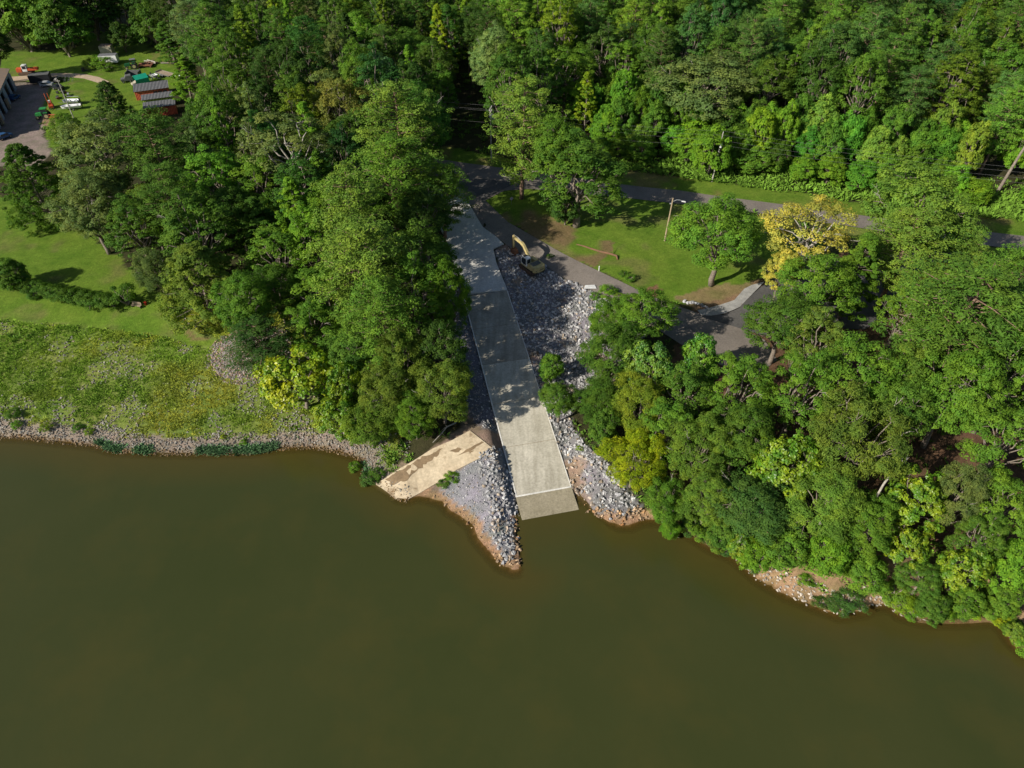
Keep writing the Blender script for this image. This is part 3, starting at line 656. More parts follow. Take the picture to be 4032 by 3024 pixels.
for s in range(2): mk_oak('open_oak', 40 + s, H=20, R=5.6, z0=6.5, nl=13, dens=.95, dead=9, crad=.15, lob=(.26, .38), barkm='bark_grey')
for s in range(4): mk_oak('ash', 300 + s, H=19, R=4.4, z0=1.5, nl=17 + s, plume=1.7, lob=(.22, .36), crad=.14, m=66, dens=1.5, dead=1)
for s in range(4): mk_pine('pine', 60 + s, nb=72, m=40, H=24, R=4.9, zf=.26, dead=3, tr=.74)
for s in range(2): mk_pine('lone_pine', 80 + s, H=23, R=5.2, zf=.17, nb=60, m=50, dead=10, open_=1.0, tr=.78)
for s in range(3): mk_cone('gum', 100 + s, H=17, R=3.0 + .3 * s)
for s in range(2): mk_cone('cedar', 120 + s, H=12, R=4.3, z0=.2, nc=520, m=64, leaf=.27, asp=.5, crad=.55, pw=.55, base=.8)
for s in range(3): mk_oak('tulip', 140 + s, H=12, R=4.8, z0=1.0, nl=15, leaf=.40, asp=.85, m=46, leafm='leaf_glossy', dead=0, crad=.16)
for s in range(3): mk_oak('willow', 160 + s, H=12, R=4.8, z0=.2, nl=20, leaf=.34, asp=.34, m=92, leafm='leaf', dead=2, crad=.16, nrand=.75)
for s in range(3): mk_oak('thicket', 180 + s, H=9, R=4.2, z0=-.8, nl=18, leaf=.32, asp=.8, m=56, leafm='leaf', dead=0, crad=.17)
for s in range(2): mk_oak('shrub', 200 + s, H=2.6, R=1.7, z0=-.1, nl=8, leaf=.17, asp=.7, m=40, leafm='leaf', dead=0, crad=.24, dens=.8)
print('proto faces', sum(len(p['crown'].polygons) for k in PROT.values() for p in k))
NAMES = {'oak': 'oak_tree', 'ash': 'ash_tree', 'open_oak': 'oak_tree', 'pine': 'pine_tree', 'lone_pine': 'pine_tree', 'gum': 'gum_tree', 'cedar': 'cedar_tree', 'tulip': 'broadleaf_tree', 'willow': 'willow_tree', 'thicket': 'vine_covered_tree', 'shrub': 'shrub'}
TINT = {  # linear leaf albedo
 'dark green': (.056, .116, .020), 'mid green': (.092, .180, .024), 'green': (.120, .228, .025), 'bright green': (.142, .282, .024), 'yellow-green': (.200, .290, .018),
 'olive': (.160, .228, .036), 'grey-green': (.148, .204, .060), 'blue-green': (.076, .158, .034), 'golden': (.43, .40, .080), 'yellow': (.29, .345, .015), 'light green': (.165, .262, .036)
}
TREES = []
def tree(kind, x, y, R, H, tint, label=None, cat='tree', group=None, dead=None, rz=None, jit=.15, z=None):
    p = PROT[kind][rng.integers(0, len(PROT[kind]))]; sx = R / p['R']; sz = H / p['H']
    if kind in ('gum',): cat = cat
    o = thing(NAMES[kind], label, cat, (x, y, (gz(x, y) if z is None else z) - .1), rng.uniform(0, 6.28) if rz is None else rz, group); o.scale = (sx, sx * rng.uniform(.85, 1.12), sz); o.rotation_euler = (rng.normal(0, .035), rng.normal(0, .035), o.rotation_euler[2])
    c = TINT[tint]; j = rng.normal(0, jit); k = rng.normal(0, jit * .7)
    cr = link('crown', p['crown'], None, o); cr.color = (max(.01, c[0] * (1 + j + k)), max(.01, c[1] * (1 + j)), max(.005, c[2] * (1 + j - k)), 1)
    link('trunk', p['trunk'], None, o)
    TREES.append((x, y, R, o, kind, tint, H)); return o
def crownat(u, v, H, kind):
    """ground position of a tree whose crown centre is seen at source pixel u, v"""
    p = PROT[kind][0]; zc = p['zc'] / p['H'] * H; z = 5.5 + zc
    for i in range(4):
        x, y = onplane(u, v, z); z = gz(x, y) + zc
    return x, y, project(x, y, z)[2]
K = 4032 / 2212
def T(u, v, rr_, H, kind, tint, label, dead=None, jit=.04):
    x, y, dpt = crownat(u * K, v * K, H, kind); return tree(kind, x, y, rr_ * K * dpt / F * 1.10, H, tint, label, dead=dead, jit=jit)
# ------------------------------------------------------------------ trees that can be told apart (crown centres read off the photograph)
LST = [
 (72, 398, 62, 16, 'cedar', 'mid green', 'bushy pine with leaning trunk at the upper edge of the left lawn'),
 (210, 335, 92, 20, 'oak', 'grey-green', 'large grey-green oak standing below the farmyard at the left lawn'),
 (195, 455, 62, 15, 'oak', 'grey-green', 'grey-green oak overhanging the upper right edge of the left lawn'),
 (345, 336, 64, 22, 'pine', 'mid green', 'tall pine just right of the large grey-green oak by the lawn'),
 (370, 440, 55, 19, 'pine', 'mid green', 'pine with a bare pale trunk above the dark cedar by the lawn'),
 (432, 605, 84, 13, 'cedar', 'olive', 'broad dark olive cedar at the tip of the left lawn'),
 (340, 590, 42, 9, 'willow', 'grey-green', 'small grey-green tree leaning over the lawn left of the cedar'),
 (240, 226, 42, 11, 'cedar', 'dark green', 'dark rounded tree between farmyard tractor and red sheds'),
 (145, 292, 34, 9, 'willow', 'light green', 'small light green tree beside the farmyard gravel'),
 (452, 232, 40, 14, 'gum', 'bright green', 'bright green tree hanging over the right end of the red sheds'),
 (445, 300, 50, 15, 'oak', 'dark green', 'dark green tree below the red sheds'),
 (620, 325, 94, 21, 'open_oak', 'grey-green', 'wide grey-green oak with open branches in the middle of the left wood'),
 (560, 410, 62, 17, 'ash', 'green', 'open oak below and left of the wide grey-green oak'),
 (720, 220, 72, 19, 'oak', 'grey-green', 'pale grey-green oak among dark trees in the upper left wood'),
 (868, 300, 80, 25, 'pine', 'light green', 'light green pine beside the yellow spire tree'),
 (850, 392, 82, 21, 'pine', 'green', 'layered pine with brown trunk left of the road junction'),
 (955, 420, 58, 15, 'pine', 'green', 'pine branches reaching over the top of the ramp'),
 (915, 470, 60, 16, 'oak', 'dark green', 'dark tree at the left edge of the ramp top'),
 (760, 470, 80, 23, 'pine', 'light green', 'light green pine above the big pine left of the ramp'),
 (790, 590, 100, 22, 'pine', 'light green', 'big rounded pine in the trees left of the ramp'),
 (640, 470, 50, 17, 'gum', 'bright green', 'bright green narrow tree left of the light green pine'),
 (600, 560, 66, 14, 'ash', 'green', 'green oak between the cedar and the big pine'),
 (560, 490, 50, 13, 'gum', 'mid green', 'slender mid green tree above the cedar'),
 (905, 560, 62, 18, 'oak', 'mid green', 'oak between the big pine and the ramp'),
 (975, 655, 42, 16, 'willow', 'green', 'green tree whose branch hangs over the left edge of the ramp'),
 (900, 660, 66, 17, 'ash', 'green', 'dense oak left of the middle of the ramp'),
 (820, 700, 72, 20, 'pine', 'green', 'lower pine under the big rounded pine'),
 (700, 650, 74, 14, 'ash', 'green', 'green oak above the rubble mound trees'),
 (600, 640, 56, 11, 'willow', 'mid green', 'mid green tree directly above the rubble mound'),
 (672, 715, 54, 11, 'ash', 'green', 'green tree between rubble mound and bright yellow-green tree'),
 (760, 760, 58, 12, 'oak', 'mid green', 'mid green tree behind the two yellow-green trees on the bank'),
 (648, 822, 76, 11, 'tulip', 'yellow', 'bright yellow-green broad-leaved tree right of the rubble mound'),
 (745, 835, 42, 11, 'tulip', 'yellow-green', 'slim yellow-green tree right of the bright yellow-green tree'),
 (730, 905, 48, 8, 'tulip', 'yellow-green', 'low yellow-green tree at the edge of the stony bank'),
 (885, 790, 62, 14, 'willow', 'olive', 'olive feathery tree left of the lower ramp'),
 (955, 850, 52, 12, 'willow', 'olive', 'olive feathery tree closest to the gravel beside the ramp'),
 (835, 860, 60, 11, 'willow', 'olive', 'olive feathery tree in the middle of the left bank group'),
 (800, 925, 48, 8, 'willow', 'light green', 'light green tree overhanging the stones left of the old ramp'),
 (895, 905, 48, 8, 'willow', 'green', 'green tree directly above the old ramp'),
 (955, 755, 50, 15, 'oak', 'dark green', 'dark tree beside the black gravel left of the ramp'),
 (518, 118, 44, 17, 'tulip', 'yellow-green', 'yellow-green tree with large leaves high in the upper left wood'),
 (872, 262, 17, 17, 'gum', 'yellow', 'narrow yellow spire behind the light green pine'),
 (1128, 288, 80, 24, 'lone_pine', 'light green', 'solitary tall pine with thick brown trunk at the road junction'),
 (1252, 385, 82, 19, 'ash', 'mid green', 'rugged oak with drooping limbs between pine and street lamp'),
 (1210, 335, 55, 20, 'oak', 'green', 'oak just behind the rugged oak at the road'),
 (1222, 450, 36, 8, 'thicket', 'dark green', 'ivy-dark bushy growth around the rugged oak trunk'),
 (1562, 508, 96, 17, 'oak', 'green', 'broad oak with thick pale trunk on the park lawn'),
 (1758, 505, 106, 18, 'open_oak', 'golden', 'golden yellow tree with bare white branches'),
 (1690, 585, 32, 12, 'oak', 'golden', 'lower golden tree at the left foot of the big golden one'),
 (215, 420, 70, 15, 'oak', 'grey-green', 'lower grey-green oak under the large one by the left lawn'),
 (290, 500, 56, 14, 'ash', 'mid green', 'mid green oak between grey-green oaks and cedar'),
 (330, 480, 50, 13, 'willow', 'olive', 'olive feathery tree above the lawn tip'),
 (1768, 622, 74, 15, 'oak', 'green', 'green tree with white dead branches below the golden tree'),
 (1850, 590, 60, 16, 'gum', 'green', 'bushy green tree right under the golden tree'),
 (1690, 700, 66, 13, 'oak', 'mid green', 'spreading tree beside the dark driveway'),
 (1990, 460, 104, 22, 'oak', 'light green', 'tall light green tree right of the golden tree by the road'),
 (1950, 540, 76, 18, 'pine', 'light green', 'pine beneath the tall light green tree by the parking area'),
 (2075, 560, 40, 14, 'pine', 'light green', 'small pine at the right end of the grass by the road'),
 (2060, 690, 132, 22, 'pine', 'mid green', 'very large rounded pine near the right edge'),
 (2175, 640, 70, 20, 'pine', 'green', 'pine touching the right edge beside the very large pine'),
 (1388, 690, 64, 12, 'oak', 'green', 'oak leaning over the access road beside the rock field'),
 (1325, 700, 46, 9, 'willow', 'green', 'thin feathery tree growing out of the rock field'),
 (1328, 775, 62, 12, 'willow', 'mid green', 'feathery tree at the rock field edge with bare white twigs'),
 (1208, 862, 37, 8, 'oak', 'mid green', 'small dark tree reaching over the right ramp edge'),
 (1190, 795, 24, 6, 'thicket', 'green', 'little bush at the right ramp edge above the small dark tree'),
 (1290, 870, 44, 10, 'willow', 'mid green', 'mid green tree between ramp and the dense right wood'),
 (1405, 800, 50, 12, 'tulip', 'light green', 'shiny pale green tree right of the rock field'),
 (1505, 782, 40, 11, 'tulip', 'bright green', 'bright green tree hanging over the shadowed access road'),
 (1300, 930, 36, 8, 'thicket', 'mid green', 'bushy tree at the right gravel edge below the small dark tree'),
 (1370, 1000, 56, 10, 'willow', 'yellow', 'yellow-green tree nearest the right gravel at the ramp foot'),
 (1440, 930, 62, 12, 'ash', 'green', 'green tree behind the yellow-green tree at the ramp foot'),
 (1490, 860, 66, 13, 'ash', 'mid green', 'mid green tree between two bright trees in the right wood'),
 (1440, 1085, 44, 8, 'willow', 'green', 'feathery tree over the water corner right of the gravel'),
 (1448, 1143, 19, 3.4, 'willow', 'bright green', 'small willow bush standing in the water right of the ramp'),
 (1510, 975, 60, 12, 'willow', 'light green', 'olive tree at the centre of the right bank wood'),
 (1590, 850, 66, 14, 'ash', 'green', 'green rounded oak below the driveway trees'),
 (1600, 940, 62, 12, 'oak', 'mid green', 'mid green oak right of the olive tree'),
 (1525, 1085, 54, 9, 'willow', 'light green', 'light green feathery tree on the right bank'),
 (1625, 1100, 76, 9, 'oak', 'blue-green', 'dark bluish spotted tree on the right bank slope'),
 (1700, 1010, 66, 12, 'tulip', 'yellow-green', 'yellow-green tree above the dark bluish tree'),
 (1600, 1185, 26, 5, 'tulip', 'yellow-green', 'short yellow-green bush at the waterline below the bluish tree'),
 (1720, 860, 70, 15, 'ash', 'green', 'round green oak under the spreading driveway tree'),
 (1840, 810, 84, 16, 'oak', 'green', 'broad green oak right of the round green oak'),
 (1840, 960, 96, 15, 'willow', 'olive', 'large pale olive tree beside the white dead branch'),
 (1935, 885, 66, 15, 'oak', 'mid green', 'green oak above the dark clearing on the right'),
 (2060, 850, 76, 17, 'oak', 'green', 'green oak below the very large pine'),
 (2170, 830, 70, 17, 'ash', 'green', 'oak touching the right edge below the very large pine'),
 (2175, 960, 76, 16, 'oak', 'green', 'wide oak right of the brown clearing'),
 (1975, 1080, 62, 11, 'tulip', 'yellow-green', 'yellow-green tree below the white dead branch'),
 (2060, 1090, 56, 12, 'willow', 'grey-green', 'grey-green feathery tree below the brown clearing'),
 (1780, 1100, 66, 11, 'willow', 'light green', 'light green tree left of the lower olive one'),
 (1880, 1130, 60, 10, 'ash', 'green', 'green tree above the sandy cove'),
 (1960, 1180, 50, 8, 'tulip', 'yellow-green', 'low yellow-green tree above the driftwood'),
 (2170, 1100, 70, 13, 'oak', 'green', 'green tree at the right edge above the waterline'),
 (2075, 1240, 46, 8, 'tulip', 'yellow-green', 'round yellow tree low on the right bank'),
 (2110, 1165, 52, 10, 'ash', 'mid green', 'mid green tree just above the round yellow tree'),
 (1990, 1255, 40, 6, 'oak', 'mid green', 'mid green bush left of the round yellow tree'),
 (2180, 1220, 50, 9, 'thicket', 'bright green', 'bright green tree in the lower right corner'),
 (1700, 1190, 46, 6, 'thicket', 'green', 'green bush above the pale cobbles'),
 (1790, 1195, 48, 6, 'thicket', 'bright green', 'bright green bush right of the cobble bank'),
 (1870, 1235, 44, 5, 'thicket', 'green', 'green bush hanging over the sandy cove'),
 (1640, 1200, 34, 5, 'thicket', 'bright green', 'bright green bush left of the pale cobbles'),
 (1560, 1150, 34, 5, 'thicket', 'mid green', 'mid green bush at the shore left of the bluish tree'),
 (2090, 1300, 36, 4.5, 'thicket', 'green', 'leafy bush reaching over the water at the right'),
 (2010, 1312, 30, 4, 'thicket', 'mid green', 'leafy bush beside the driftwood'),
 (2160, 1298, 34, 5, 'thicket', 'green', 'leafy bush over the water beside the lower right corner'),
 (2192, 1365, 20, 3.2, 'thicket', 'light green', 'pale bush with exposed roots at the lower right corner'),
 (40, 45, 72, 19, 'thicket', 'green', 'tall tree in the top left corner'),
 (128, 62, 58, 17, 'thicket', 'mid green', 'tree above the orange farm tractor'),
 (190, 22, 55, 19, 'thicket', 'dark green', 'dark tree behind the tree above the orange farm tractor'),
 (262, 82, 28, 9, 'thicket', 'dark green', 'dark shrubby tree above the white trailer'),
 (330, 60, 40, 14, 'thicket', 'mid green', 'mid green tree right of the dark shrubby tree'),
 (400, 170, 36, 12, 'gum', 'bright green', 'bright green tree at the right end of the farmyard'),
 (365, 90, 34, 12, 'gum', 'mid green', 'tree behind the brush pile in the farmyard'),
 (268, 639, 26, 4.2, 'shrub', 'mid green', 'round green bush at the right end of the clipped hedge'),
 (20, 595, 34, 6, 'thicket', 'mid green', 'bushy small tree at the left end of the hedge'),
 (25, 612, 20, 3, 'shrub', 'grey-green', 'low shrub at the far left end of the hedge'),
 (1395, 505, 0, 0, None, None, None),
 (1540, 330, 40, 12, 'thicket', 'bright green', 'bright vine-covered tree behind the transformer pole'),
 (1520, 190, 90, 20, 'oak', 'grey-green', 'big grey-green spreading tree in the wood above the transformer pole'),
 (1268, 220, 26, 16, 'gum', 'yellow-green', 'vine-covered spire above the rugged oak'),
 (1220, 160, 60, 19, 'oak', 'green', 'oak with a white trunk mark above the solitary pine'),
]
for (u, v, rr_, H, kind, tint, label) in LST:
    if kind: T(u, v, rr_, H, kind, tint, label)
HEDGE = []
for k in range(16):
    t = k / 15; p = P((42 + 205 * t) * K, (622 + 38 * t + 8 * math.sin(t * 2.6)) * K)
    HEDGE.append((p.x, p.y))
for k, (x, y) in enumerate(HEDGE):
    ordn = ['first', 'second', 'third', 'fourth', 'fifth', 'sixth', 'seventh', 'eighth', 'ninth', 'tenth', 'eleventh', 'twelfth', 'thirteenth', 'fourteenth', 'fifteenth', 'sixteenth'][k]
    tree('shrub', x, y, 1.9, 2.5, 'mid green', f'{ordn} clipped dark green bush from the left in the lawn hedge', 'bush', 'bushes of the clipped hedge', jit=.05)
SMALL = [(395, 262, 3.0, 2.9, 'bright green', 'tall feathery grass clump below the white farm trailer'), (362, 264, 2.4, 2.4, 'light green', 'grass clump left of the feathery one by the farm trailer'), (428, 275, 2.4, 2.2, 'green', 'dark grass clump right of the feathery one in the farmyard'),
        (2392, 1160, 1.6, 1.9, 'bright green', 'green bush on the rocks beside the white slatted debris'), (2345, 1175, 1.0, 1.3, 'green', 'small bush on the rocks left of the larger one'), (2440, 1180, 1.1, 1.4, 'light green', 'small light bush right of the larger one on the rocks'),
        (2480, 1100, 1.2, 1.1, 'green', 'low weeds in the grass above the access road'), (2450, 1085, 1.0, .9, 'mid green', 'small weed clump beside the low weeds above the access road'),
        (1455, 1895, 1.3, 1.2, 'blue-green', 'bluish water willow clump left of the old ramp tip'), (1480, 1875, 1.2, 1.1, 'mid green', 'green clump on the bank just above the old ramp tip'), (1400, 1845, 1.0, 1.2, 'green', 'green shrub at the shore bend left of the old ramp'),
        (1780, 1880, 1.0, .7, 'bright green', 'bright weeds at the corner between old ramp and gravel spit'), (1745, 1910, .9, .6, 'green', 'low weeds beside the bright weeds on the old ramp edge'),
        (190, 1690, 1.0, 1.3, 'yellow-green', 'yellow-green shrub on the left stony shore'), (70, 1680, .9, 1.1, 'bright green', 'green shrub near the left end of the stony shore'), (310, 1690, .8, .9, 'green', 'small green shrub on the stones of the left shore'), (355, 1705, .7, .9, 'yellow-green', 'tiny yellow shrub on the stones of the left shore'), (55, 1640, 1.2, 1.4, 'mid green', 'dark shrub above the green one at the left shore'),
        (960, 1745, .6, .7, 'bright green', 'small bright weed near the yellow flowers on the left shore'), (880, 1725, .5, .6, 'yellow', 'little yellow flowering weed at the left shore'),
        (3350, 2370, 2.0, 1.3, 'blue-green', 'bluish shrub in the water beside the sandy cove'), (3290, 2385, 1.5, 1.1, 'blue-green', 'bluish shrub at the right end of the cobbles'), (3230, 2375, 1.0, .8, 'dark green', 'small dark shrub at the end of the cobbles'), (2960, 2245, .9, .9, 'blue-green', 'bluish shrub at the shore below the yellow-green bush'),
        (2800, 2135, 1.3, 1.1, 'dark green', 'dark shrub on the shore right of the willow bush'), (2860, 2170, 1.2, 1.0, 'blue-green', 'bluish shrub on the shore left of the cobbles'), (2600, 2030, 1.2, .8, 'mid green', 'low shrub at the corner right of the gravel'), (3170, 2290, 1.0, 1.0, 'bright green', 'bright weed tuft on the pale cobbles'),
        (1800, 1500, .9, 1.4, 'green', 'sapling beside the dark gravel left of the ramp'), (2283, 1768, .6, .6, 'yellow-green', 'tiny yellow weed in the stones right of the ramp'), (2165, 1010, .8, .5, 'dark green', 'dark weed tuft between excavator and access road')]
for (u, v, s, h, tint, lab) in SMALL:
    p = P(u if u > 800 or v > 700 else u * 1.0, v)
    if 'farm' in lab: p = P(u, v)
    tree('shrub', p.x, p.y, s, h, tint, lab, 'bush', jit=.05)
# the vine-hung front of the wood behind the road verge
fr = np.random.default_rng(77); frnd = random.Random(77); FILL = []
fe = WP([(2330, 636), (2430, 648), (2700, 684), (3100, 738), (3500, 798), (4100, 852), (4500, 890)]); fe2 = [(x - .12 * 20, y + 20) for x, y in fe]
CLEAR = [P(2803, 712), P(2800, 700), P(3925, 755), P(3920, 740), P(3910, 770)]
exs = fr.uniform(0, 190, 5000); eys = fr.uniform(100, 260, 5000); pe_ = inpoly(exs, eys, fe + fe2[::-1]); fr_d = pldist(exs, eys, fe)
for x, y, dd in zip(exs[pe_], eys[pe_], fr_d[pe_]):
    Rr = fr.uniform(2.6, 4.4)
    if dd < Rr * .8 or any((x - t[0]) ** 2 + (y - t[1]) ** 2 < (.52 * (Rr + min(t[2], 5))) ** 2 for t in TREES): continue
    if any((x - q.x) ** 2 + (y - q.y) ** 2 < (Rr + 3.2) ** 2 for q in CLEAR): continue
    H = min(3.5 + dd * .75, 14) * fr.uniform(.8, 1.2); tint = frnd.choice(['bright green', 'green', 'green', 'mid green', 'bright green', 'light green'])
    z_ = gz(x, y); o = tree('thicket', x, y, Rr, H, tint, z=z_); u, v, dpt = project(x, y, z_ + H * .5); FILL.append((o, float(u), float(v), float(dpt), 'thicket', tint, H, 1))
print('edge trees', len(FILL))
# bushes hanging over the right shoreline
su = 2600.0
while su < 4150:
    su += fr.uniform(16, 40)
    if 2975 < su < 3490: continue
    k_ = [s for s in range(len(SHORE) - 1) if SHORE[s][0] <= su <= SHORE[s + 1][0]][0]; t_ = (su - SHORE[k_][0]) / (SHORE[k_ + 1][0] - SHORE[k_][0]); vv_ = SHORE[k_][1] + (SHORE[k_ + 1][1] - SHORE[k_][1]) * t_
    x, y = onplane(su, vv_ - fr.uniform(22, 60), .8); Rr = fr.uniform(.9, 1.9); H = Rr * fr.uniform(1.0, 1.5); tint = frnd.choice(['bright green', 'green', 'mid green', 'light green', 'blue-green', 'yellow-green'])
    o = tree('shrub', x, y, Rr, H, tint, cat='bush'); u, v, dpt = project(x, y, gz(x, y) + H * .5); FILL.append((o, float(u), float(v), float(dpt), 'shrub', tint, H, 3))
# ------------------------------------------------------------------ the woods: one tree at a time until the canopy closes
def PG(l_): return [(a * K, b2 * K) for a, b2 in l_]
CAN1 = PG([(330, -40), (2300, -40), (2300, 440), (2212, 470), (2130, 430), (2090, 350), (1860, 345), (1700, 340), (1600, 318), (1540, 310), (1400, 300), (1310, 290), (1180, 270), (1060, 245), (960, 250), (960, 330), (945, 400), (1000, 440),
   (975, 560), (985, 680), (1000, 780), (1000, 850), (900, 900), (800, 915), (700, 900), (600, 800), (600, 700), (520, 660), (480, 560), (420, 500), (330, 420), (270, 300), (300, 225), (470, 235), (470, 190), (440, 120), (370, 60)])
CAN2 = PG([(-60, -60), (340, -60), (300, 20), (230, 40), (150, 75), (60, 90), (-60, 110)])
CAN3 = PG([(1350, 720), (1500, 840), (1620, 810), (1680, 740), (1900, 640), (1980, 520), (2110, 560), (2300, 600), (2300, 1330), (2180, 1290), (2000, 1270), (1880, 1210), (1700, 1180), (1560, 1140), (1450, 1100), (1370, 1040), (1290, 930), (1290, 800)])
GAPS = [PG(g) for g in ([(965, 100), (1050, 110), (1075, 240), (1060, 300), (960, 300), (955, 200)], [(1950, 900), (2130, 880), (2140, 1050), (1990, 1070)], [(1850, 640), (1925, 640), (1930, 730), (1850, 740)], [(2100, 20), (2180, 50), (2170, 110), (2090, 90)],
   [(200, 640), (450, 690), (450, 780), (200, 760)], [(200, 100), (330, 90), (420, 100), (450, 190), (450, 300), (250, 310), (200, 180)])]
OPENW = [Zw[k] for k in ('lawn_left', 'lawn_mid', 'verge', 'lawn_right', 'farm_lawn', 'gravel_yard', 'rip_right', 'rip_left', 'spit', 'ramp_mud')] + [SHEETS[k] for k in ('main_road', 'access_road', 'dirt_track')]
def open_ground(x, y, mrg=0):
    for W_ in OPENW:
        if inpoly(np.array([x]), np.array([y]), W_)[0]: return True
    return abs(lat(x, y)) < 5.2 and -4 < alo(x, y) < RAMPLEN + 12
SHED = WP([(500, 350), (720, 330), (760, 460), (520, 480)])
cnt = 0
NC = 60000; cxs = fr.uniform(-290, 290, NC); cys = fr.uniform(38, 345, NC); us, vs_, dps = project(cxs, cys, 17.0)
regs = np.where(inpoly(us, vs_, CAN1), 1, np.where(inpoly(us, vs_, CAN2), 2, np.where(inpoly(us, vs_, CAN3), 3, 0)))
ok = (us > -90) & (us < 4130) & (vs_ > -60) & (vs_ < 2400) & (regs > 0)
for g in GAPS: ok &= ~inpoly(us, vs_, g)
cxs, cys, us, vs_, dps, regs = (a[ok] for a in (cxs, cys, us, vs_, dps, regs)); sd_ = sdf(cxs, cys); gzs = terrain(cxs, cys)
ok = (sd_ > 4) & ~((lat(cxs, cys) > -15) & (lat(cxs, cys) < 0) & (alo(cxs, cys) < RAMPLEN)) & ~inpoly(cxs, cys, SHED) & ~((np.abs(lat(cxs, cys)) < 5.2) & (alo(cxs, cys) > -4) & (alo(cxs, cys) < RAMPLEN + 12))
ok &= pldist(cxs, cys, fe) > 15
for W_ in OPENW: ok &= ~inpoly(cxs, cys, W_)
for x, y, u, v, dpt, reg, d_, gz_ in zip(*(a[ok] for a in (cxs, cys, us, vs_, dps, regs, sd_, gzs))):
    right = u > 1080 * K and reg == 1
    far = max(0, (y - 150) / 180)
    Rr = fr.uniform(4.3, 6.2) * (1 + .18 * far) if reg == 1 else fr.uniform(3.8, 5.6)
    if any((x - t[0]) ** 2 + (y - t[1]) ** 2 < ((.66 if right else .62 if reg == 1 else .64) * (Rr + t[2])) ** 2 for t in TREES): continue
    q = fr.random()
    edge = False
    if edge: kind = 'thicket' if q < .7 else 'gum'; H = fr.uniform(8, 14); tint = frnd.choice(['bright green', 'green', 'green', 'mid green', 'yellow-green'])
    elif right: kind = 'pine' if q < .45 else 'oak' if q < .62 else 'ash' if q < .86 else 'gum'; H = fr.uniform(17, 27); tint = frnd.choice(['blue-green', 'mid green', 'mid green', 'green', 'blue-green']) if kind != 'gum' else 'green'
    elif reg == 1 and v < 350 * K: kind = 'oak' if q < .3 else 'ash' if q < .6 else 'gum' if q < .82 else 'pine'; H = fr.uniform(15, 25); tint = frnd.choice(['bright green', 'mid green', 'dark green', 'green', 'yellow-green', 'grey-green'] if kind == 'gum' else ['mid green', 'dark green', 'green', 'grey-green', 'mid green'])
    elif reg == 1: kind = 'oak' if q < .35 else 'ash' if q < .7 else 'gum' if q < .9 else 'pine'; H = fr.uniform(11, 18); tint = frnd.choice(['mid green', 'green', 'dark green', 'bright green'])
    elif reg == 2: kind = 'oak'; H = fr.uniform(15, 20); tint = frnd.choice(['mid green', 'dark green'])
    else: kind = 'ash' if q < .5 else 'willow' if q < .78 else 'tulip'; H = fr.uniform(9, 15); tint = frnd.choice(['green', 'mid green', 'light green', 'olive'] if kind != 'tulip' else ['yellow-green', 'bright green'])
    if kind == 'gum': Rr *= .72
    if kind == 'pine': Rr *= .92
    if d_ < 14 and reg == 3: H = min(H, 5 + d_ * .5)
    o = tree(kind, x, y, Rr, H, tint, z=gz_); FILL.append((o, u, v, dpt, kind, tint, H, reg)); cnt += 1
for t in TREES:
    if abs(lat(t[0], t[1])) < 4.6 and 0 < alo(t[0], t[1]) < RAMPLEN: print('ON RAMP', t[3]['label'] if 'label' in t[3] else t[3].name, lat(t[0], t[1]))
print('fill trees', cnt, 'explicit', len(TREES) - cnt)
# ------------------------------------------------------------------ grass, weeds and undergrowth (nobody could count these)
def tufts(name, xs, ys, hs, wid, nb, cols, r, mat='grass_blades', spread=.5, lean=.5):
    """each tuft: nb tapering blades fanning up from one foot"""
    n_ = len(xs); zs = terrain(xs, ys); a = r.uniform(0, 6.28, (n_, nb)); k = r.uniform(0, 1, (n_, nb)) ** .7
    h = hs[:, None] * r.uniform(.5, 1.1, (n_, nb)); ln = h * k * lean * 1.6; fo = hs[:, None] * spread * r.uniform(0, 1, (n_, nb))
    bx = xs[:, None] + np.cos(a) * fo; by = ys[:, None] + np.sin(a) * fo; bz = zs[:, None] - .05 + 0 * a
    tx = bx + np.cos(a) * ln; ty = by + np.sin(a) * ln; tz = bz + h * (1 - .45 * k)
    b2 = r.uniform(0, 6.28, (n_, nb)); w_ = wid * hs[:, None] * r.uniform(.7, 1.3, (n_, nb)); wxv = np.cos(b2) * w_; wyv = np.sin(b2) * w_
    mx, my, mz = (bx + tx) / 2 + (tx - bx) * -.1, (by + ty) / 2 + (ty - by) * -.1, (bz + tz) / 2 + h * .12
    V = np.stack([np.stack([bx, by, bz], -1), np.stack([mx + wxv, my + wyv, mz], -1), np.stack([tx, ty, tz], -1), np.stack([mx - wxv, my - wyv, mz], -1)], 2).reshape(-1, 3)
    Cc = np.repeat(cols[:, None, :] * r.uniform(.8, 1.2, (n_, nb, 1)), 1, 1).reshape(-1, 3)
    me = npmesh(name, V, np.arange(len(V)).reshape(-1, 4), col=Cc); return link(name, me, M[mat])
r = np.random.default_rng(99)
x = r.uniform(-108, -16, 130000); y = r.uniform(60, 128, 130000); d = sdf(x, y)
gn = fbm(x, y, 4, 61); g2 = fbm(x, y, 10, 71); g3 = fbm(x, y, 2, 75)
u_, v_, _ = project(x, y, 3.0)
dens = np.clip((.70 - gn) * 4.5, 0.12, 1) * np.clip((d - 1.4) / 4.5, 0, 1) ** .8
m_ = (d > 1.8) & (d < 29) & ~inpoly(x, y, Zw['lawn_left']) & ~inpoly(x, y, Zw['ramp_mud']) & (r.random(len(x)) < dens * .62) & (((x - MOUND[0]) / 7) ** 2 + ((y - MOUND[1]) / 5.5) ** 2 > 1)
x, y, gn, g2, g3, d = x[m_], y[m_], gn[m_], g2[m_], g3[m_], d[m_]; t = sstep(.42, .62, g2)[:, None]; e_ = sstep(.35, .7, g3)[:, None]; up = np.clip((d - 12) / 12, 0, 1)[:, None]
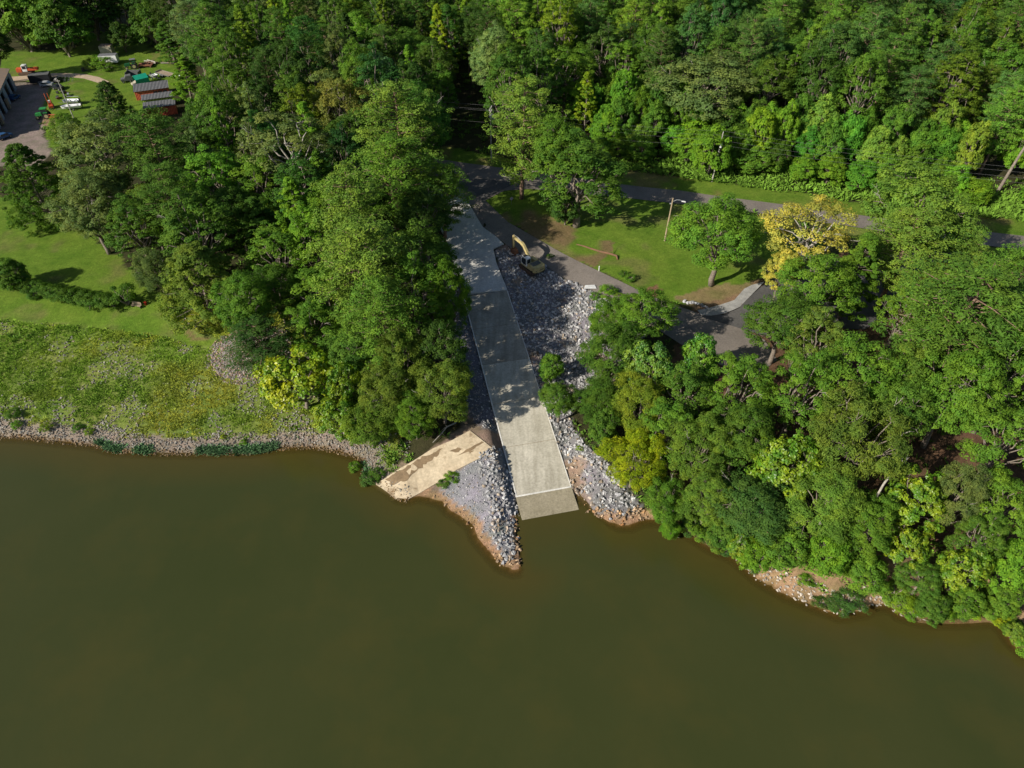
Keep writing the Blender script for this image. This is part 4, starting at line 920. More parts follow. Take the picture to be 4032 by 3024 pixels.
cols = np.array((.23, .38, .032)) * (1 - t) + np.array((.46, .47, .055)) * t
cols = cols * (1 - .4 * e_) + np.array((.13, .25, .03)) * .4 * e_; cols = cols * (.85 + .25 * up)
tag(tufts('bank_weeds', x, y, r.uniform(.2, .5, len(x)) * (.6 + .8 * g3), .12, 13, cols, r, spread=.55, lean=.8), 'yellow-green weeds and grass growing between stones on the left bank', 'weeds', kind='stuff'); print('weeds', len(x))
# water willow fringe along the left shoreline
xs = []; ys = []
for (ua, ub) in ((390, 600), (780, 1090), (1435, 1500)):
    for i in range(60 * (ub - ua) // 60):
        u = random.uniform(ua, ub); k_ = [s for s in range(len(SHORE) - 1) if SHORE[s][0] <= u <= SHORE[s + 1][0]]
        if not k_: continue
        s = k_[0]; t = (u - SHORE[s][0]) / max(1, SHORE[s + 1][0] - SHORE[s][0]); vv = SHORE[s][1] + (SHORE[s + 1][1] - SHORE[s][1]) * t
        a_ = onplane(u, vv + random.uniform(-16, 5), 0)
        if vnoise(a_[0], a_[1], 2.2, 3) < .38: continue
        xs.append(a_[0]); ys.append(a_[1])
xs, ys = np.array(xs), np.array(ys); c_ = np.tile(np.array((.085, .17, .07)), (len(xs), 1)) * r.uniform(.6, 1.6, (len(xs), 1))
tag(tufts('shore_reeds', xs, ys, r.uniform(.3, .7, len(xs)), .13, 16, c_, r, spread=.7, lean=.9), 'dark bluish green plants fringing the left waterline', 'water plants', kind='stuff')
# undergrowth of the woods, the road verge and the right bank
x = r.uniform(-230, 230, 150000); y = r.uniform(30, 300, 150000); d = sdf(x, y); u_, v_, _ = project(x, y, 7.0)
vis = (u_ > -60) & (u_ < 4100) & (v_ > -40) & (d > 1.2)
vergeW = WP([(2150, 648), (2430, 666), (2700, 704), (3100, 760), (3500, 820), (4300, 900), (4300, 800), (3500, 715), (3100, 650), (2700, 600), (2300, 590)])
iv = inpoly(x, y, vergeW); opn = np.zeros(len(x), bool)
for W_ in OPENW: opn |= inpoly(x, y, W_)
opn |= (np.abs(lat(x, y)) < 6) & (alo(x, y) > -3) & (alo(x, y) < RAMPLEN + 14); opn |= (u_ < 1080) & (v_ > 1300) & (x < -17); opn |= inpoly(x, y, SHED) | inpoly(x, y, WP(drv_pts)) | inpoly(x, y, Zw['trunk_dirt'])
gn = fbm(x, y, 5, 81); rightb = (x > 22) & (d < 9)
p_ = np.where(iv, .95, np.where(rightb, np.clip((gn - .30) * 5, 0.1, .95), np.clip((gn - .45) * 4, .04, .5)))
deep = (d > 20) & (x > 15) & inpoly(x, y, Zw['floor_right']); p_ = np.where(deep, p_ * .25, p_)
m_ = vis & (r.random(len(x)) < p_) & (iv | ~opn); x, y, iv_, gn, rb_ = x[m_], y[m_], iv[m_], gn[m_], rightb[m_]
cols = np.array((.10, .19, .022)) * (1 + .9 * (gn[:, None] - .5)); cols = np.where(iv_[:, None], np.array((.13, .25, .025)) * (.7 + .6 * gn[:, None]), cols); cols = np.where(rb_[:, None], np.array((.15, .27, .025)) * (.7 + .6 * gn[:, None]), cols)
tag(tufts('undergrowth', x, y, np.where(iv_, r.uniform(.6, 1.7, len(x)), r.uniform(.35, 1.0, len(x))), .16, 12, cols, r, spread=.6, lean=.7), 'low green undergrowth under the trees and along the road verge', 'undergrowth', kind='stuff'); print('undergrowth', len(x))
# the far wood behind the last trees one can count
# ------------------------------------------------------------------ objects
for k_, c_, kw in [('yellow_paint', (.50, .42, .20), dict(rough=.45, dirt=(.34, .27, .12))), ('white_paint', (.74, .75, .76), dict(rough=.4, dirt=(.55, .55, .53))), ('dark_glass', (.02, .03, .035), dict(rough=.12, var=.1)),
        ('black_paint', (.022, .023, .026), dict(rough=.4)), ('dark_steel', (.05, .047, .044), dict(rough=.6)), ('rust', (.22, .085, .035), dict(rough=.8, dirt=(.10, .045, .025))), ('rusty_track', (.11, .065, .04), dict(rough=.85, dirt=(.06, .04, .03))),
        ('steel', (.42, .42, .42), dict(rough=.35, metal=.7)), ('aluminium', (.62, .64, .66), dict(rough=.35, metal=.5)), ('green_paint', (.03, .24, .055), dict(rough=.4)), ('dark_green_paint', (.012, .10, .035), dict(rough=.4)), ('orange_paint', (.60, .10, .025), dict(rough=.5, dirt=(.35, .07, .03))),
        ('tyre', (.022, .021, .02), dict(rough=.85)), ('wheel_rim', (.40, .36, .18), dict(rough=.5)), ('tarp_green', (.008, .30, .19), dict(rough=.5, dirt=(.006, .24, .15))), ('cream_paint', (.42, .38, .29), dict(rough=.6)),
        ('roof_grey', (.22, .225, .24), dict(rough=.45, metal=.2)), ('roof_brown', (.20, .16, .13), dict(rough=.7, dirt=(.30, .20, .13))), ('red_siding', (.56, .11, .055), dict(rough=.55)), ('lime_siding', (.36, .55, .09), dict(rough=.55)), ('blue_grey_siding', (.27, .35, .44), dict(rough=.55, dirt=(.2, .25, .3))),
        ('weathered_wood', (.33, .26, .18), dict(rough=.85, dirt=(.22, .17, .12))), ('blue_tarp', (.025, .09, .22), dict(rough=.5)), ('grey_metal', (.13, .135, .13), dict(rough=.55, dirt=(.07, .07, .07))), ('wire', (.20, .20, .20), dict(rough=.6)), ('hedge_wood', (.2, .15, .1), dict(rough=.9)),
        ('log_red', (.19, .095, .05), dict(rough=.9, dirt=(.11, .07, .04))), ('sign_back', (.45, .38, .44), dict(rough=.4)), ('red_plastic', (.6, .03, .02), dict(rough=.4))]:
    M[k_] = paint(k_, c_, **kw)
# corrugated roof: ribs in the bump
def ribbed(name, base, freq=22):
    m = paint(name, base, rough=.45); n, l = m.node_tree.nodes, m.node_tree.links; b = n['Principled BSDF']
    tc = N(n, 'ShaderNodeTexCoord'); wv = N(n, 'ShaderNodeTexWave'); wv.inputs['Scale'].default_value = freq / 10; wv.bands_direction = 'X'; l.new(tc.outputs['Object'], wv.inputs['Vector'])
    bp = N(n, 'ShaderNodeBump'); bp.inputs['Strength'].default_value = .9; bp.inputs['Distance'].default_value = .12; l.new(wv.outputs[0], bp.inputs['Height']); l.new(bp.outputs[0], b.inputs['Normal'])
    src = b.inputs['Base Color'].links[0].from_socket
    l.new(mix(n, l, 1.0, src, mix(n, l, mrange(n, l, wv.outputs[0], .0, .25, 0, 1), (.62, .62, .62), (1, 1, 1)), 'MULTIPLY'), b.inputs['Base Color'])
    M[name] = m
ribbed('ribbed_grey', (.17, .17, .18), 9); ribbed('ribbed_red', (.56, .11, .055), 9); ribbed('ribbed_lime', (.36, .55, .09), 9)
def head(p, q): return math.atan2(q.y - p.y, q.x - p.x)
def wheel(parent, x, y, z, R, w_, rim='wheel_rim', name='wheel'):
    t = MB().cyl((x, y - w_ / 2, z), (x, y + w_ / 2, z), R, n=20).build(name, M['tyre'], parent, bevel=w_ * .15)
    MB().cyl((x, y - w_ / 2 - .02, z), (x, y + w_ / 2 + .02, z), R * .55, n=16).build('rim', M[rim], t); return t
# --- tracked excavator
p0 = P(2093, 1064); az = head(P(2093, 1064), P(2020, 1000))
ex = thing('excavator', 'yellow tracked excavator with white cab parked on the rocks beside the road', 'excavator', (p0.x, p0.y, p0.z + .12), az)
prof = []
for i in range(7): a = -math.pi / 2 + math.pi * i / 6; prof.append((1.75 + .42 * math.cos(a), .45 + .42 * math.sin(a)))
for i in range(7): a = math.pi / 2 + math.pi * i / 6; prof.append((-1.75 + .42 * math.cos(a), .45 + .42 * math.sin(a)))
for s in (-1, 1):
    tk = MB().prismXZ(prof, s * 1.2 - .3, s * 1.2 + .3).build('track', M['rusty_track'], ex)
    cl = MB()
    for i in range(22):
        x_ = -1.75 + 3.5 * i / 21; cl.box((x_, s * 1.2, .89), (.06, .62, .05)); cl.box((x_, s * 1.2, .015), (.06, .62, .05))
    for sx in (-1, 1):
        for i in range(5): a = -1.2 + 2.4 * i / 4; cl.box((sx * (1.75 + .44 * math.cos(a)), s * 1.2, .45 + .44 * math.sin(a)), (.06, .62, .06), ry=-sx * a)
    cl.build('grouser_plate', M['dark_steel'], tk)
    for sx in (-1, 1): MB().cyl((sx * 1.75, s * 1.2 - .33, .45), (sx * 1.75, s * 1.2 + .33, .45), .3, n=14).build('sprocket', M['dark_steel'], tk)
MB().box((0, 0, .6), (2.0, 1.9, .4)).cyl((0, 0, .7), (0, 0, 1.02), .62, n=20).build('undercarriage', M['dark_steel'], ex)
MB().prismXY([(1.75, -1.35), (1.75, 1.35), (-1.6, 1.35), (-1.6, -1.35)], 1.0, 1.22).build('deck', M['yellow_paint'], ex, .03)
MB().prismXY([(-.35, -1.36), (-.35, 1.36), (-2.0, 1.36), (-2.0, -1.36)], 1.22, 2.02, .985).build('engine_housing', M['yellow_paint'], ex, .05)
tail = [(-1.95, 1.37)] + [(-2.0 - .82 * math.sin(math.pi * i / 10) ** .7 if 0 < i < 10 else -2.0, 1.37 * math.cos(math.pi * i / 10)) for i in range(0, 11)] + [(-1.95, -1.37)]
cw = MB().prismXY([(-1.95, 1.37), (-2.2, 1.37), (-2.5, 1.22), (-2.72, .85), (-2.82, .4), (-2.84, 0), (-2.82, -.4), (-2.72, -.85), (-2.5, -1.22), (-2.2, -1.37), (-1.95, -1.37)], .98, 2.05, .97).build('counterweight', M['yellow_paint'], ex, .05)
dm = MB()
for k in range(7): dm.box((-2.842, -.62 + .145 * k + (.02 if k > 2 else 0), 1.52), (.03, .10 if k % 3 else .07, .17 if k % 2 else .14))
dm.build('lettering', M['dark_steel'], cw); MB().box((-2.7, .98, 1.42), (.06, .3, .09), rz=.5).build('grab_slot', M['black_paint'], cw)
MB().box((-1.2, .02, 2.07), (1.15, 1.95, .12)).build('engine_cover', M['grey_metal'], ex, .03)
gl = MB()
for k in range(6): gl.box((-1.2, -.75 + .3 * k, 2.14), (.95, .05, .03))
gl.build('cover_rib', M['black_paint'], ex)
MB().box((.55, -1.0, 1.62), (1.6, .68, .8)).box((1.45, -1.0, 1.4), (.3, .6, .35)).build('tool_box', M['yellow_paint'], ex, .04)
MB().cyl((-.7, -1.05, 2.0), (-.7, -1.05, 2.65), .07, n=8).build('exhaust_pipe', M['dark_steel'], ex)
cab = MB().prismXZ([(-.15, 1.22), (1.62, 1.22), (1.72, 1.75), (1.45, 2.92), (1.25, 3.0), (-.05, 3.0), (-.15, 2.9)], .36, 1.34).build('cab', M['white_paint'], ex, .05)
MB().prismXZ([(.12, 1.5), (1.02, 1.4), (1.45, 1.75), (1.28, 2.78), (.12, 2.78)], 1.33, 1.362).build('side_window', M['dark_glass'], cab)
MB().prismXZ([(.12, 1.5), (1.02, 1.4), (1.45, 1.75), (1.28, 2.78), (.12, 2.78)], .338, .37).build('side_window', M['dark_glass'], cab)
MB().box((-.165, .85, 2.3), (.04, .78, .85)).build('rear_window', M['dark_glass'], cab)
MB().box((1.62, .85, 2.22), (.05, .8, 1.15), ry=-.22).build('front_window', M['dark_glass'], cab)
MB().box((.98, .85, 3.015), (.6, .78, .035)).build('roof_hatch', M['black_paint'], cab)
rl = MB(); rl.tube([(1.7, 1.3, 1.25), (1.7, 1.3, 1.9)], .02, 5).tube([(1.6, -1.3, 1.3), (1.6, -1.3, 2.3), (.2, -1.3, 2.3), (.2, -1.3, 1.9)], .025, 5); rl.build('handrail', M['black_paint'], ex)
_AR = MB
class MB(_AR):
    def build(s, *a_, **k_):
        s.v = [(.6 + (x - .6) * .90, y, 1.5 + (z - 1.5) * .80 if z > 1.5 else z) for x, y, z in s.v]; return super().build(*a_, **k_)
bm_ = MB().prismXZ([(.55, 1.35), (.75, 1.95), (2.1, 3.75), (3.0, 4.75), (3.55, 5.05), (4.2, 5.08), (6.35, 4.95), (6.45, 4.72), (6.2, 4.6), (4.2, 4.45), (3.55, 4.25), (2.6, 3.35), (1.1, 1.6)], -.50, -.02).build('boom', M['yellow_paint'], ex, .03)
for yy in (-.62, .10): MB().tube([(1.55, yy, 1.5), (2.5, yy, 3.1)], .10, 8).tube([(2.5, yy, 3.1), (3.2, yy, 4.3)], .05, 8).build('boom_cylinder', M['dark_steel'], ex)
MB().prismXZ([(6.25, 5.35), (6.75, 5.5), (6.95, 5.2), (6.95, 2.2), (6.75, 1.75), (6.55, 2.2), (6.25, 4.5)], -.44, -.08).build('stick', M['yellow_paint'], ex, .02)
MB().tube([(3.9, -.26, 5.2), (5.3, -.26, 5.55)], .11, 8).tube([(5.3, -.26, 5.55), (6.55, -.26, 5.5)], .055, 8).build('stick_cylinder', M['steel'], ex)
MB().tube([(7.1, -.26, 5.0), (7.2, -.26, 3.6)], .10, 8).tube([(7.2, -.26, 3.6), (7.25, -.26, 2.2)], .05, 8).build('bucket_cylinder', M['rust'], ex)
MB().tube([(7.25, -.26, 2.2), (7.0, -.26, 1.55)], .07, 6).tube([(7.25, -.26, 2.2), (6.85, -.26, 2.3)], .06, 6).build('linkage', M['rust'], ex)
bk = MB(); bp_ = [(7.1, 1.75), (6.5, 1.7), (5.95, 1.35), (5.75, .8), (5.95, .35), (6.4, .12), (6.42, .2), (6.05, .42), (5.9, .82), (6.08, 1.25), (6.6, 1.55), (7.08, 1.6)]
bk.prismXZ(bp_, -.82, .30); side = [(7.1, 1.7), (6.5, 1.65), (5.95, 1.3), (5.8, .8), (5.98, .38), (6.4, .15), (7.0, 1.0)]
bk.prismXZ(side, -.84, -.78); bk.prismXZ(side, .26, .32)
bk = bk.build('bucket', M['rust'], ex)
te = MB()
for k in range(5): te.box((6.5, -.74 + .24 * k, .12), (.26, .09, .07), ry=.3)
te.build('tooth', M['dark_steel'], bk)
MB = _AR
ex.scale = (.95, .95, .95)
# --- poles and wires
def pole(u, v, H, mat, label, cat='utility pole', name='utility_pole', r0=.16):
    p = P(u, v); o = thing(name, label, cat, p); MB().cyl((0, 0, -.4), (0, 0, H), r0, r0 * .65, n=12).build('pole_shaft', M[mat], o, smooth=False); return o, p
up1, q1 = pole(1935, 634, 12.2, 'pole_grey', 'grey utility pole with crossarms and transformers at the road junction')
wd = head(P(1935, 634), P(2803, 710)); up1.rotation_euler = (0, 0, wd)
for zz, L in ((11.9, 2.4), (11.1, 2.4)):
    ca = MB().box((0, .2, zz), (.12, L, .13)).build('crossarm', M['pole_grey'], up1); 
    for yy in (-1.1, -.4, .8, 1.3): MB().cyl((0, yy, zz + .05), (0, yy, zz + .28), .05, .03, n=8).build('insulator', M['white_paint'], ca)
for yy, xx in ((.45, .1), (-.45, .1), (0, .48)): MB().cyl((xx, yy, 9.7), (xx, yy, 10.7), .27, n=14).build('transformer', M['aluminium'], up1, .03)
MB().tube([(.1, -.1, 11), (3.2, -3.0, -1.6)], .025, 4).build('guy_wire', M['wire'], up1)
up2, q2 = pole(2803, 716, 11.0, 'pole_grey', 'plain wooden utility pole with one white transformer at the wood edge')
up2.rotation_euler = (0, R_(1.2), wd)
MB().cyl((.1, -.40, 8.0), (.1, -.40, 9.0), .24, n=14).build('transformer', M['white_paint'], up2, .03); MB().box((-.3, .1, 9.35), (.5, .12, .12)).cyl((-.55, .1, 9.2), (-.55, .1, 9.55), .12, n=8).build('cutout_switch', M['white_paint'], up2)
MB().cyl((0, 0, 10.95), (0, 0, 11.25), .05, .03, n=8).build('insulator', M['white_paint'], up2)
q3 = P(4300, 905); q0 = Vector((q1.x - (q2.x - q1.x) * .9, q1.y - (q2.y - q1.y) * .9 + 6, q1.z))
def wire(a, b2, sag, label, grp):
    pts = []; 
    for i in range(17):
        t = i / 16; q = Vector(a).lerp(Vector(b2), t); q.z -= sag * 4 * t * (1 - t); pts.append(q)
    o = MB().tube(pts, .011, 4).build('power_line', M['wire']); return tag(o, label, 'wire', grp)
dy = Vector((-math.sin(wd), math.cos(wd), 0))
for k, (h1, h2, off) in enumerate(((12.15, 11.2, 1.3), (12.15, 10.6, -.9), (11.3, 9.3, .5), (8.9, 8.4, 0))):
    nm = ('topmost', 'second highest', 'third highest', 'lowest')[k]
    a1 = q1 + dy * off + Vector((0, 0, h1)); a2 = q2 + dy * off * .3 + Vector((0, 0, h2)); a3 = q3 + dy * off * .3 + Vector((0, 0, h2)); a0 = q0 + dy * off + Vector((0, 0, h1))
    wire(a1, a2, 1.1, f'{nm} wire running between the two roadside utility poles', 'power lines along the road'); wire(a2, a3, .9, f'{nm} wire leaving the single-transformer pole to the right', 'power lines along the road'); wire(a0, a1, .9, f'{nm} wire leaving the crossarm pole to the left', 'power lines along the road')
p = P(2617, 948); lp = thing('street_lamp', 'wooden street lamp pole with curved white arm on the park lawn', 'street lamp', p, R_(8)); lp.rotation_euler = (0, R_(1.5), R_(-4))
MB().cyl((0, 0, -.4), (0, 0, 9.0), .17, .12, n=12).build('pole_shaft', M['pole_wood'], lp)
arm = MB().tube([(.1, 0, 8.35), (.7, 0, 8.72), (1.3, 0, 8.72), (1.7, 0, 8.6)], .05, 8).build('lamp_arm', M['aluminium'], lp); MB().box((2.05, 0, 8.48), (.85, .3, .17), top=(.8, .8), ry=.14).build('lamp_head', M['white_paint'], lp, .03)
MB().box((-.28, 0, 7.9), (.3, .16, .2)).build('photo_cell_box', M['aluminium'], lp)
# --- small things in the park
p = P(2358, 1068); o = thing('marker_post', 'white marker post in the grass at the access road edge', 'marker post', p); MB().cyl((0, 0, -.1), (0, 0, 1.05), .085, n=10).build('post', M['white_paint'], o); MB().cyl((0, 0, 1.05), (0, 0, 1.12), .10, .05, n=10).build('cap', M['white_paint'], o)
p = P(2014, 806); o = thing('road_sign', 'small pale diamond sign left of the solitary pine', 'sign', p, R_(20)); MB().cyl((0, 0, -.1), (0, 0, 1.5), .03, n=6).build('post', M['steel'], o); MB().add([(0, -.03, .95), (.42, -.03, 1.4), (0, -.03, 1.85), (-.42, -.03, 1.4), (0, 0.0, .95), (.42, 0.0, 1.4), (0, 0.0, 1.85), (-.42, 0.0, 1.4)], [(0, 1, 2, 3), (7, 6, 5, 4), (0, 4, 5, 1), (1, 5, 6, 2), (2, 6, 7, 3), (3, 7, 4, 0)]).build('sign_plate', M['sign_back'], o)
a = P(2270, 966); b2 = P(2428, 1012); pts = [a.lerp(b2, t) + Vector((0, 0, .22 + .08 * math.sin(t * 9))) for t in (0, .2, .4, .6, .8, 1)]; pts.append(P(2431, 1024) + Vector((0, 0, .1)))
tag(MB().tube(pts, [.10, .14, .16, .19, .2, .2, .13], 8).tube([P(2412, 1006), P(2408, 985) + Vector((0, 0, .9))], [.07, .03], 5).build('fallen_log', M['log_red']), 'long reddish fallen log lying on the shaded park lawn', 'log')
a = P(2299, 1139); b2 = P(2347, 1134); o = thing('slatted_debris', 'broken white slatted boards lying at the rock field edge', 'broken boards', a.lerp(b2, .5) + Vector((0, 0, .35)), head(a, b2))
L = (b2 - a).length
for k in range(4): MB().box((0, -.36 + .24 * k, .03 * k), (L * (1 - .06 * k), .2, .04), rz=.02 * k).build('board', M['white_paint'], o)
for k in range(2): MB().box((-.9 + 1.6 * k, 0, -.06), (.1, 1.0, .08)).build('cross_rail', M['weathered_wood'], o)
MB().tube([(L * .4, 0, -.05), (L * .75, .1, -.25), (L * .95, .5, -.3)], .04, 5).build('metal_rod', M['dark_steel'], o)
def drift(pts, rs, label, name='driftwood', mat='deadwood', tw=3, cat='driftwood'):
    W_ = [P(u, v) + Vector((0, 0, h)) for u, v, h in pts]; mb = MB().tube(W_, rs, 6); rnd = random.Random(len(label))
    for k in range(tw):
        i = rnd.randrange(1, len(W_)); q = W_[i]; e = q + Vector((rnd.uniform(-1, 1), rnd.uniform(-1, 1), rnd.uniform(.1, .7))) * (W_[0] - W_[-1]).length * .3; mb.tube([q, q.lerp(e, .5) + Vector((0, 0, .1)), e], [rs[i] * .6, rs[i] * .4, .02], 5)
    return tag(mb.build(name, M[mat]), label, cat)
drift([(1705, 1750, .4), (1740, 1715, .5), (1760, 1690, .5), (1795, 1670, .3)], [.05, .08, .1, .12], 'bare branch lying beside the upper left edge of the old ramp')
drift([(3500, 2375, .5), (3560, 2400, .3), (3600, 2425, .15), (3625, 2438, .05)], [.18, .15, .1, .05], 'grey driftwood tangle in the water right of the sandy cove', tw=9)
drift([(3530, 2372, .4), (3570, 2390, .3), (3610, 2405, .2)], [.14, .1, .05], 'second grey driftwood trunk behind the tangle at the cove', tw=5)
drift([(2935, 1850, .3), (2990, 1880, .3), (2975, 1870, .2)], [.07, .05, .03], 'thin pale branch on the slope right of the ramp foot')
# white dead tree branch above the canopy of the right wood
x_, y_ = onplane(3480, 1905, 13.0); z_ = gz(x_, y_); o = thing('dead_tree', 'bare white forked dead branch standing out of the right wood', 'dead tree', (x_, y_, z_))
D_ = lambda u, v, z: Vector(onplane(u, v, z)) .to_3d() + Vector((-x_, -y_, z - z_))
tk = MB().tube([(0, 0, -.2), D_(3480, 1905, 12), D_(3515, 1860, 13), D_(3545, 1838, 13.8), D_(3568, 1812, 14.6), D_(3574, 1790, 15.2)], [.16, .13, .11, .09, .06, .03], 8); tk = tk.build('trunk', M['deadwood'], o)
MB().tube([D_(3545, 1838, 13.8), D_(3553, 1815, 14.4), D_(3551, 1782, 15.4)], [.09, .06, .03], 6).tube([D_(3492, 1885, 12.6), D_(3510, 1866, 13.0), D_(3530, 1865, 13.1)], [.08, .06, .03], 6).tube([D_(3568, 1812, 14.6), D_(3580, 1800, 15)], [.06, .02], 5).build('branch', M['deadwood'], o)
x_, y_ = onplane(4028, 540, 18.0)
b_ = P(3925, 758); o = thing('dead_tree', 'tall leaning bare trunk wrapped in vines at the right edge of the far wood', 'dead tree', b_)
MB().tube([(0, 0, -.3), (1.2, .8, 6), (2.6, 1.8, 12), (4.4, 3.2, 18)], [.34, .28, .22, .12], 9).build('trunk', M['bark'], o); MB().tube([(2.6, 1.8, 12), (5.0, 1.2, 13.5)], [.12, .03], 6).tube([(3.4, 2.3, 14.5), (1.6, 1.6, 16)], [.1, .03], 6).build('branch', M['deadwood'], o)
b_ = P(3004, 580); o = thing('dead_tree', 'forked pale dead trunk at the wood edge right of the transformer pole', 'dead tree', b_)
MB().tube([(0, 0, -.3), (.1, 0, 4), (0, 0, 7)], [.22, .18, .14], 8).tube([(0, 0, 5.6), (.5, 0, 7), (.6, 0, 8.6)], [.13, .1, .05], 6).tube([(0, 0, 7), (-.3, 0, 8.4)], [.12, .05], 6).build('trunk', M['bark_pine'], o)
for (u, v, lab) in [(905, 1275, 'left fence post in front of the shade by the rubble mound'), (950, 1292, 'right fence post in front of the shade by the rubble mound')]:
    tag(MB().cyl((0, 0, -.2), (.05, 0, 1.25), .08, .07, n=7).build('fence_post', M['pole_grey']), lab, 'post').location = P(u, v)
# picnic things by the hedge end
p = P(540, 1210); o = thing('garden_bench', 'dark wooden bench under the small tree at the hedge end', 'bench', p, R_(-15))
MB().box((0, 0, .45), (1.8, .45, .06)).build('seat', M['weathered_wood'], o); MB().box((0, .24, .78), (1.8, .05, .5)).build('backrest', M['weathered_wood'], o)
for sx in (-.8, .8): MB().box((sx, 0, .21), (.08, .42, .42)).build('leg', M['dark_steel'], o)
p = P(574, 1200); tag(MB().cyl((0, 0, 0), (0, 0, .45), .18, .22, n=12).cyl((0, 0, .45), (0, 0, .5), .24, n=12).build('bucket', M['red_plastic']), 'small red bucket beside the bench under the cedar', 'bucket').location = p
# --- farmyard
def enclosed(name, u, v, uv2, L, W_, Hh_, body, label, roof, box_h0=.55, rim='white_paint', cat='trailer'):
    a = P(*u); b2 = P(*v); c = a.lerp(b2, .5); o = thing(name, label, cat, c, head(a, b2))
    MB().box((0, 0, box_h0 + Hh_ / 2), (L, W_, Hh_)).build('body', M[body], o, .05); MB().box((0, 0, box_h0 + Hh_ + .02), (L * .99, W_ * .98, .05)).build('roof', M[roof], o)
    MB().box((L / 2 + .02, 0, box_h0 + Hh_ / 2), (.04, W_ * .9, Hh_ * .9)).build('rear_door', M[body], o)
    for sy in (-1, 1):
        MB().prismXZ([(-.75, .55), (-.55, .95), (.55, .95), (.75, .55)], sy * W_ / 2 - .03 if sy > 0 else -W_ / 2 - .06, sy * W_ / 2 + .06 if sy > 0 else -W_ / 2 + .03).build('fender', M['steel'], o)
        for sx in (-.4, .4): wheel(o, sx, sy * (W_ / 2 - .02), .35, .35, .2, rim)
    MB().tube([(-L / 2, -.6, .5), (-L / 2 - 1.2, 0, .5), (-L / 2, .6, .5)], .05, 5).cyl((-L / 2 - 1.1, 0, 0), (-L / 2 - 1.1, 0, .8), .04, n=6).build('drawbar', M['dark_steel'], o)
    return o
enclosed('enclosed_trailer', (406, 252), (466, 250), None, 4.9, 2.1, 2.0, 'white_paint', 'white enclosed cargo trailer standing in the farmyard grass', 'roof_grey')
o = enclosed('enclosed_trailer', (130, 332), (205, 325), None, 5.2, 2.3, 2.0, 'black_paint', 'black enclosed cargo trailer beside the dirt track', 'grey_metal')
a = P(388, 236); o = thing('truck_box', 'cream truck body parked behind the white trailer', 'truck box', a + Vector((2.0, 3.0, 0)), R_(4)); MB().box((0, 0, 1.9), (3.4, 2.4, 2.6)).build('body', M['cream_paint'], o, .04); MB().box((0, 0, 3.23), (3.3, 2.3, .06)).build('roof', M['roof_brown'], o); MB().box((-1.72, 0, 1.9), (.06, 2.0, 2.2)).build('door', M['weathered_wood'], o)
for sx in (-1, 1): wheel(o, sx, -1.1, .45, .45, .3, 'steel'); wheel(o, sx, 1.1, .45, .45, .3, 'steel')
MB().box((0, 0, .55), (3.6, 1.2, .12)).build('chassis', M['dark_steel'], o)
def tractor(u, v, u2, v2, label, paint_, canopy, cab=False):
    a, b2 = P(u, v), P(u2, v2); o = thing('tractor', label, 'tractor', a.lerp(b2, .5), head(a, b2))
    MB().prismXZ([(.2, .8), (1.75, .75), (1.85, 1.1), (1.7, 1.45), (.2, 1.6)], -.38, .38).build('hood', M[paint_], o, .05); MB().box((-.5, 0, .85), (1.6, .55, .5)).build('chassis', M['dark_steel'], o)
    MB().box((-.75, 0, 1.2), (.5, .5, .12)).box((-.98, 0, 1.5), (.1, .5, .5)).build('seat', M['black_paint'], o)
    for s in (-1, 1):
        wheel(o, -.8, s * .78, .78, .78, .42, 'wheel_rim', 'rear_wheel'); wheel(o, 1.35, s * .7, .45, .45, .28, 'wheel_rim', 'front_wheel'); MB().box((-.8, s * .78, 1.62), (1.0, .48, .07)).build('fender', M[paint_], o, .02)
    if cab: MB().box((-.45, 0, 1.95), (1.35, 1.2, .95), top=(.92, .92)).build('cab_glass', M['dark_glass'], o); MB().box((-.45, 0, 2.48), (1.6, 1.45, .16)).build('roof', M[canopy], o, .04)
    else:
        for s in (-1, 1): MB().tube([(-1.1, s * .5, 1.3), (-1.1, s * .5, 2.5)], .04, 6).build('canopy_post', M['dark_steel'], o)
        MB().box((-.75, 0, 2.53), (1.6, 1.3, .08)).build('canopy', M[canopy], o, .02)
    MB().tube([(.3, 0, 1.5), (-.1, 0, 1.75)], .03, 5).cyl((-.12, 0, 1.72), (-.1, 0, 1.78), .2, n=12).build('steering_wheel', M['black_paint'], o)
    MB().cyl((1.1, .2, 1.5), (1.1, .2, 2.1), .04, n=6).build('exhaust_pipe', M['dark_steel'], o); return o
tractor(542, 268, 500, 272, 'dark green tractor with flat canopy hitched to the rusty mower', 'dark_green_paint', 'roof_grey')
tractor(196, 464, 158, 468, 'bright green tractor with green roof facing the gravel yard', 'green_paint', 'green_paint', True)
def frame_imp(u, v, w_, d_, rz, mat, label, name, cat, teeth=True):
    p = P(u, v); o = thing(name, label, cat, p, rz); MB().box((0, 0, .55), (w_, d_, .12)).box((0, 0, .75), (w_ * .5, d_ * .5, .25)).build('deck', M[mat], o)
    fr_ = MB(); fr_.tube([(-w_ / 2, -d_ / 2, .6), (w_ / 2, d_ / 2, .8)], .06, 5).tube([(-w_ / 2, d_ / 2, .6), (w_ / 2, -d_ / 2, .8)], .06, 5).tube([(-w_ / 2 - .9, 0, .5), (-w_ / 2, 0, 1.1), (w_ / 2, 0, 1.1)], .07, 5); fr_.build('frame', M[mat], o)
    for sx in (-1, 1): wheel(o, sx * w_ * .42, -d_ * .5, .28, .28, .16, 'rust'); wheel(o, sx * w_ * .42, d_ * .5, .28, .28, .16, 'rust')
    return o
frame_imp(575, 262, 4.0, 2.4, R_(5), 'rust', 'rusty folding mower deck behind the dark green tractor', 'mower', 'mower')
frame_imp(213, 468, 1.8, 1.2, R_(10), 'orange_paint', 'orange mower attached behind the bright green tractor', 'mower', 'mower')
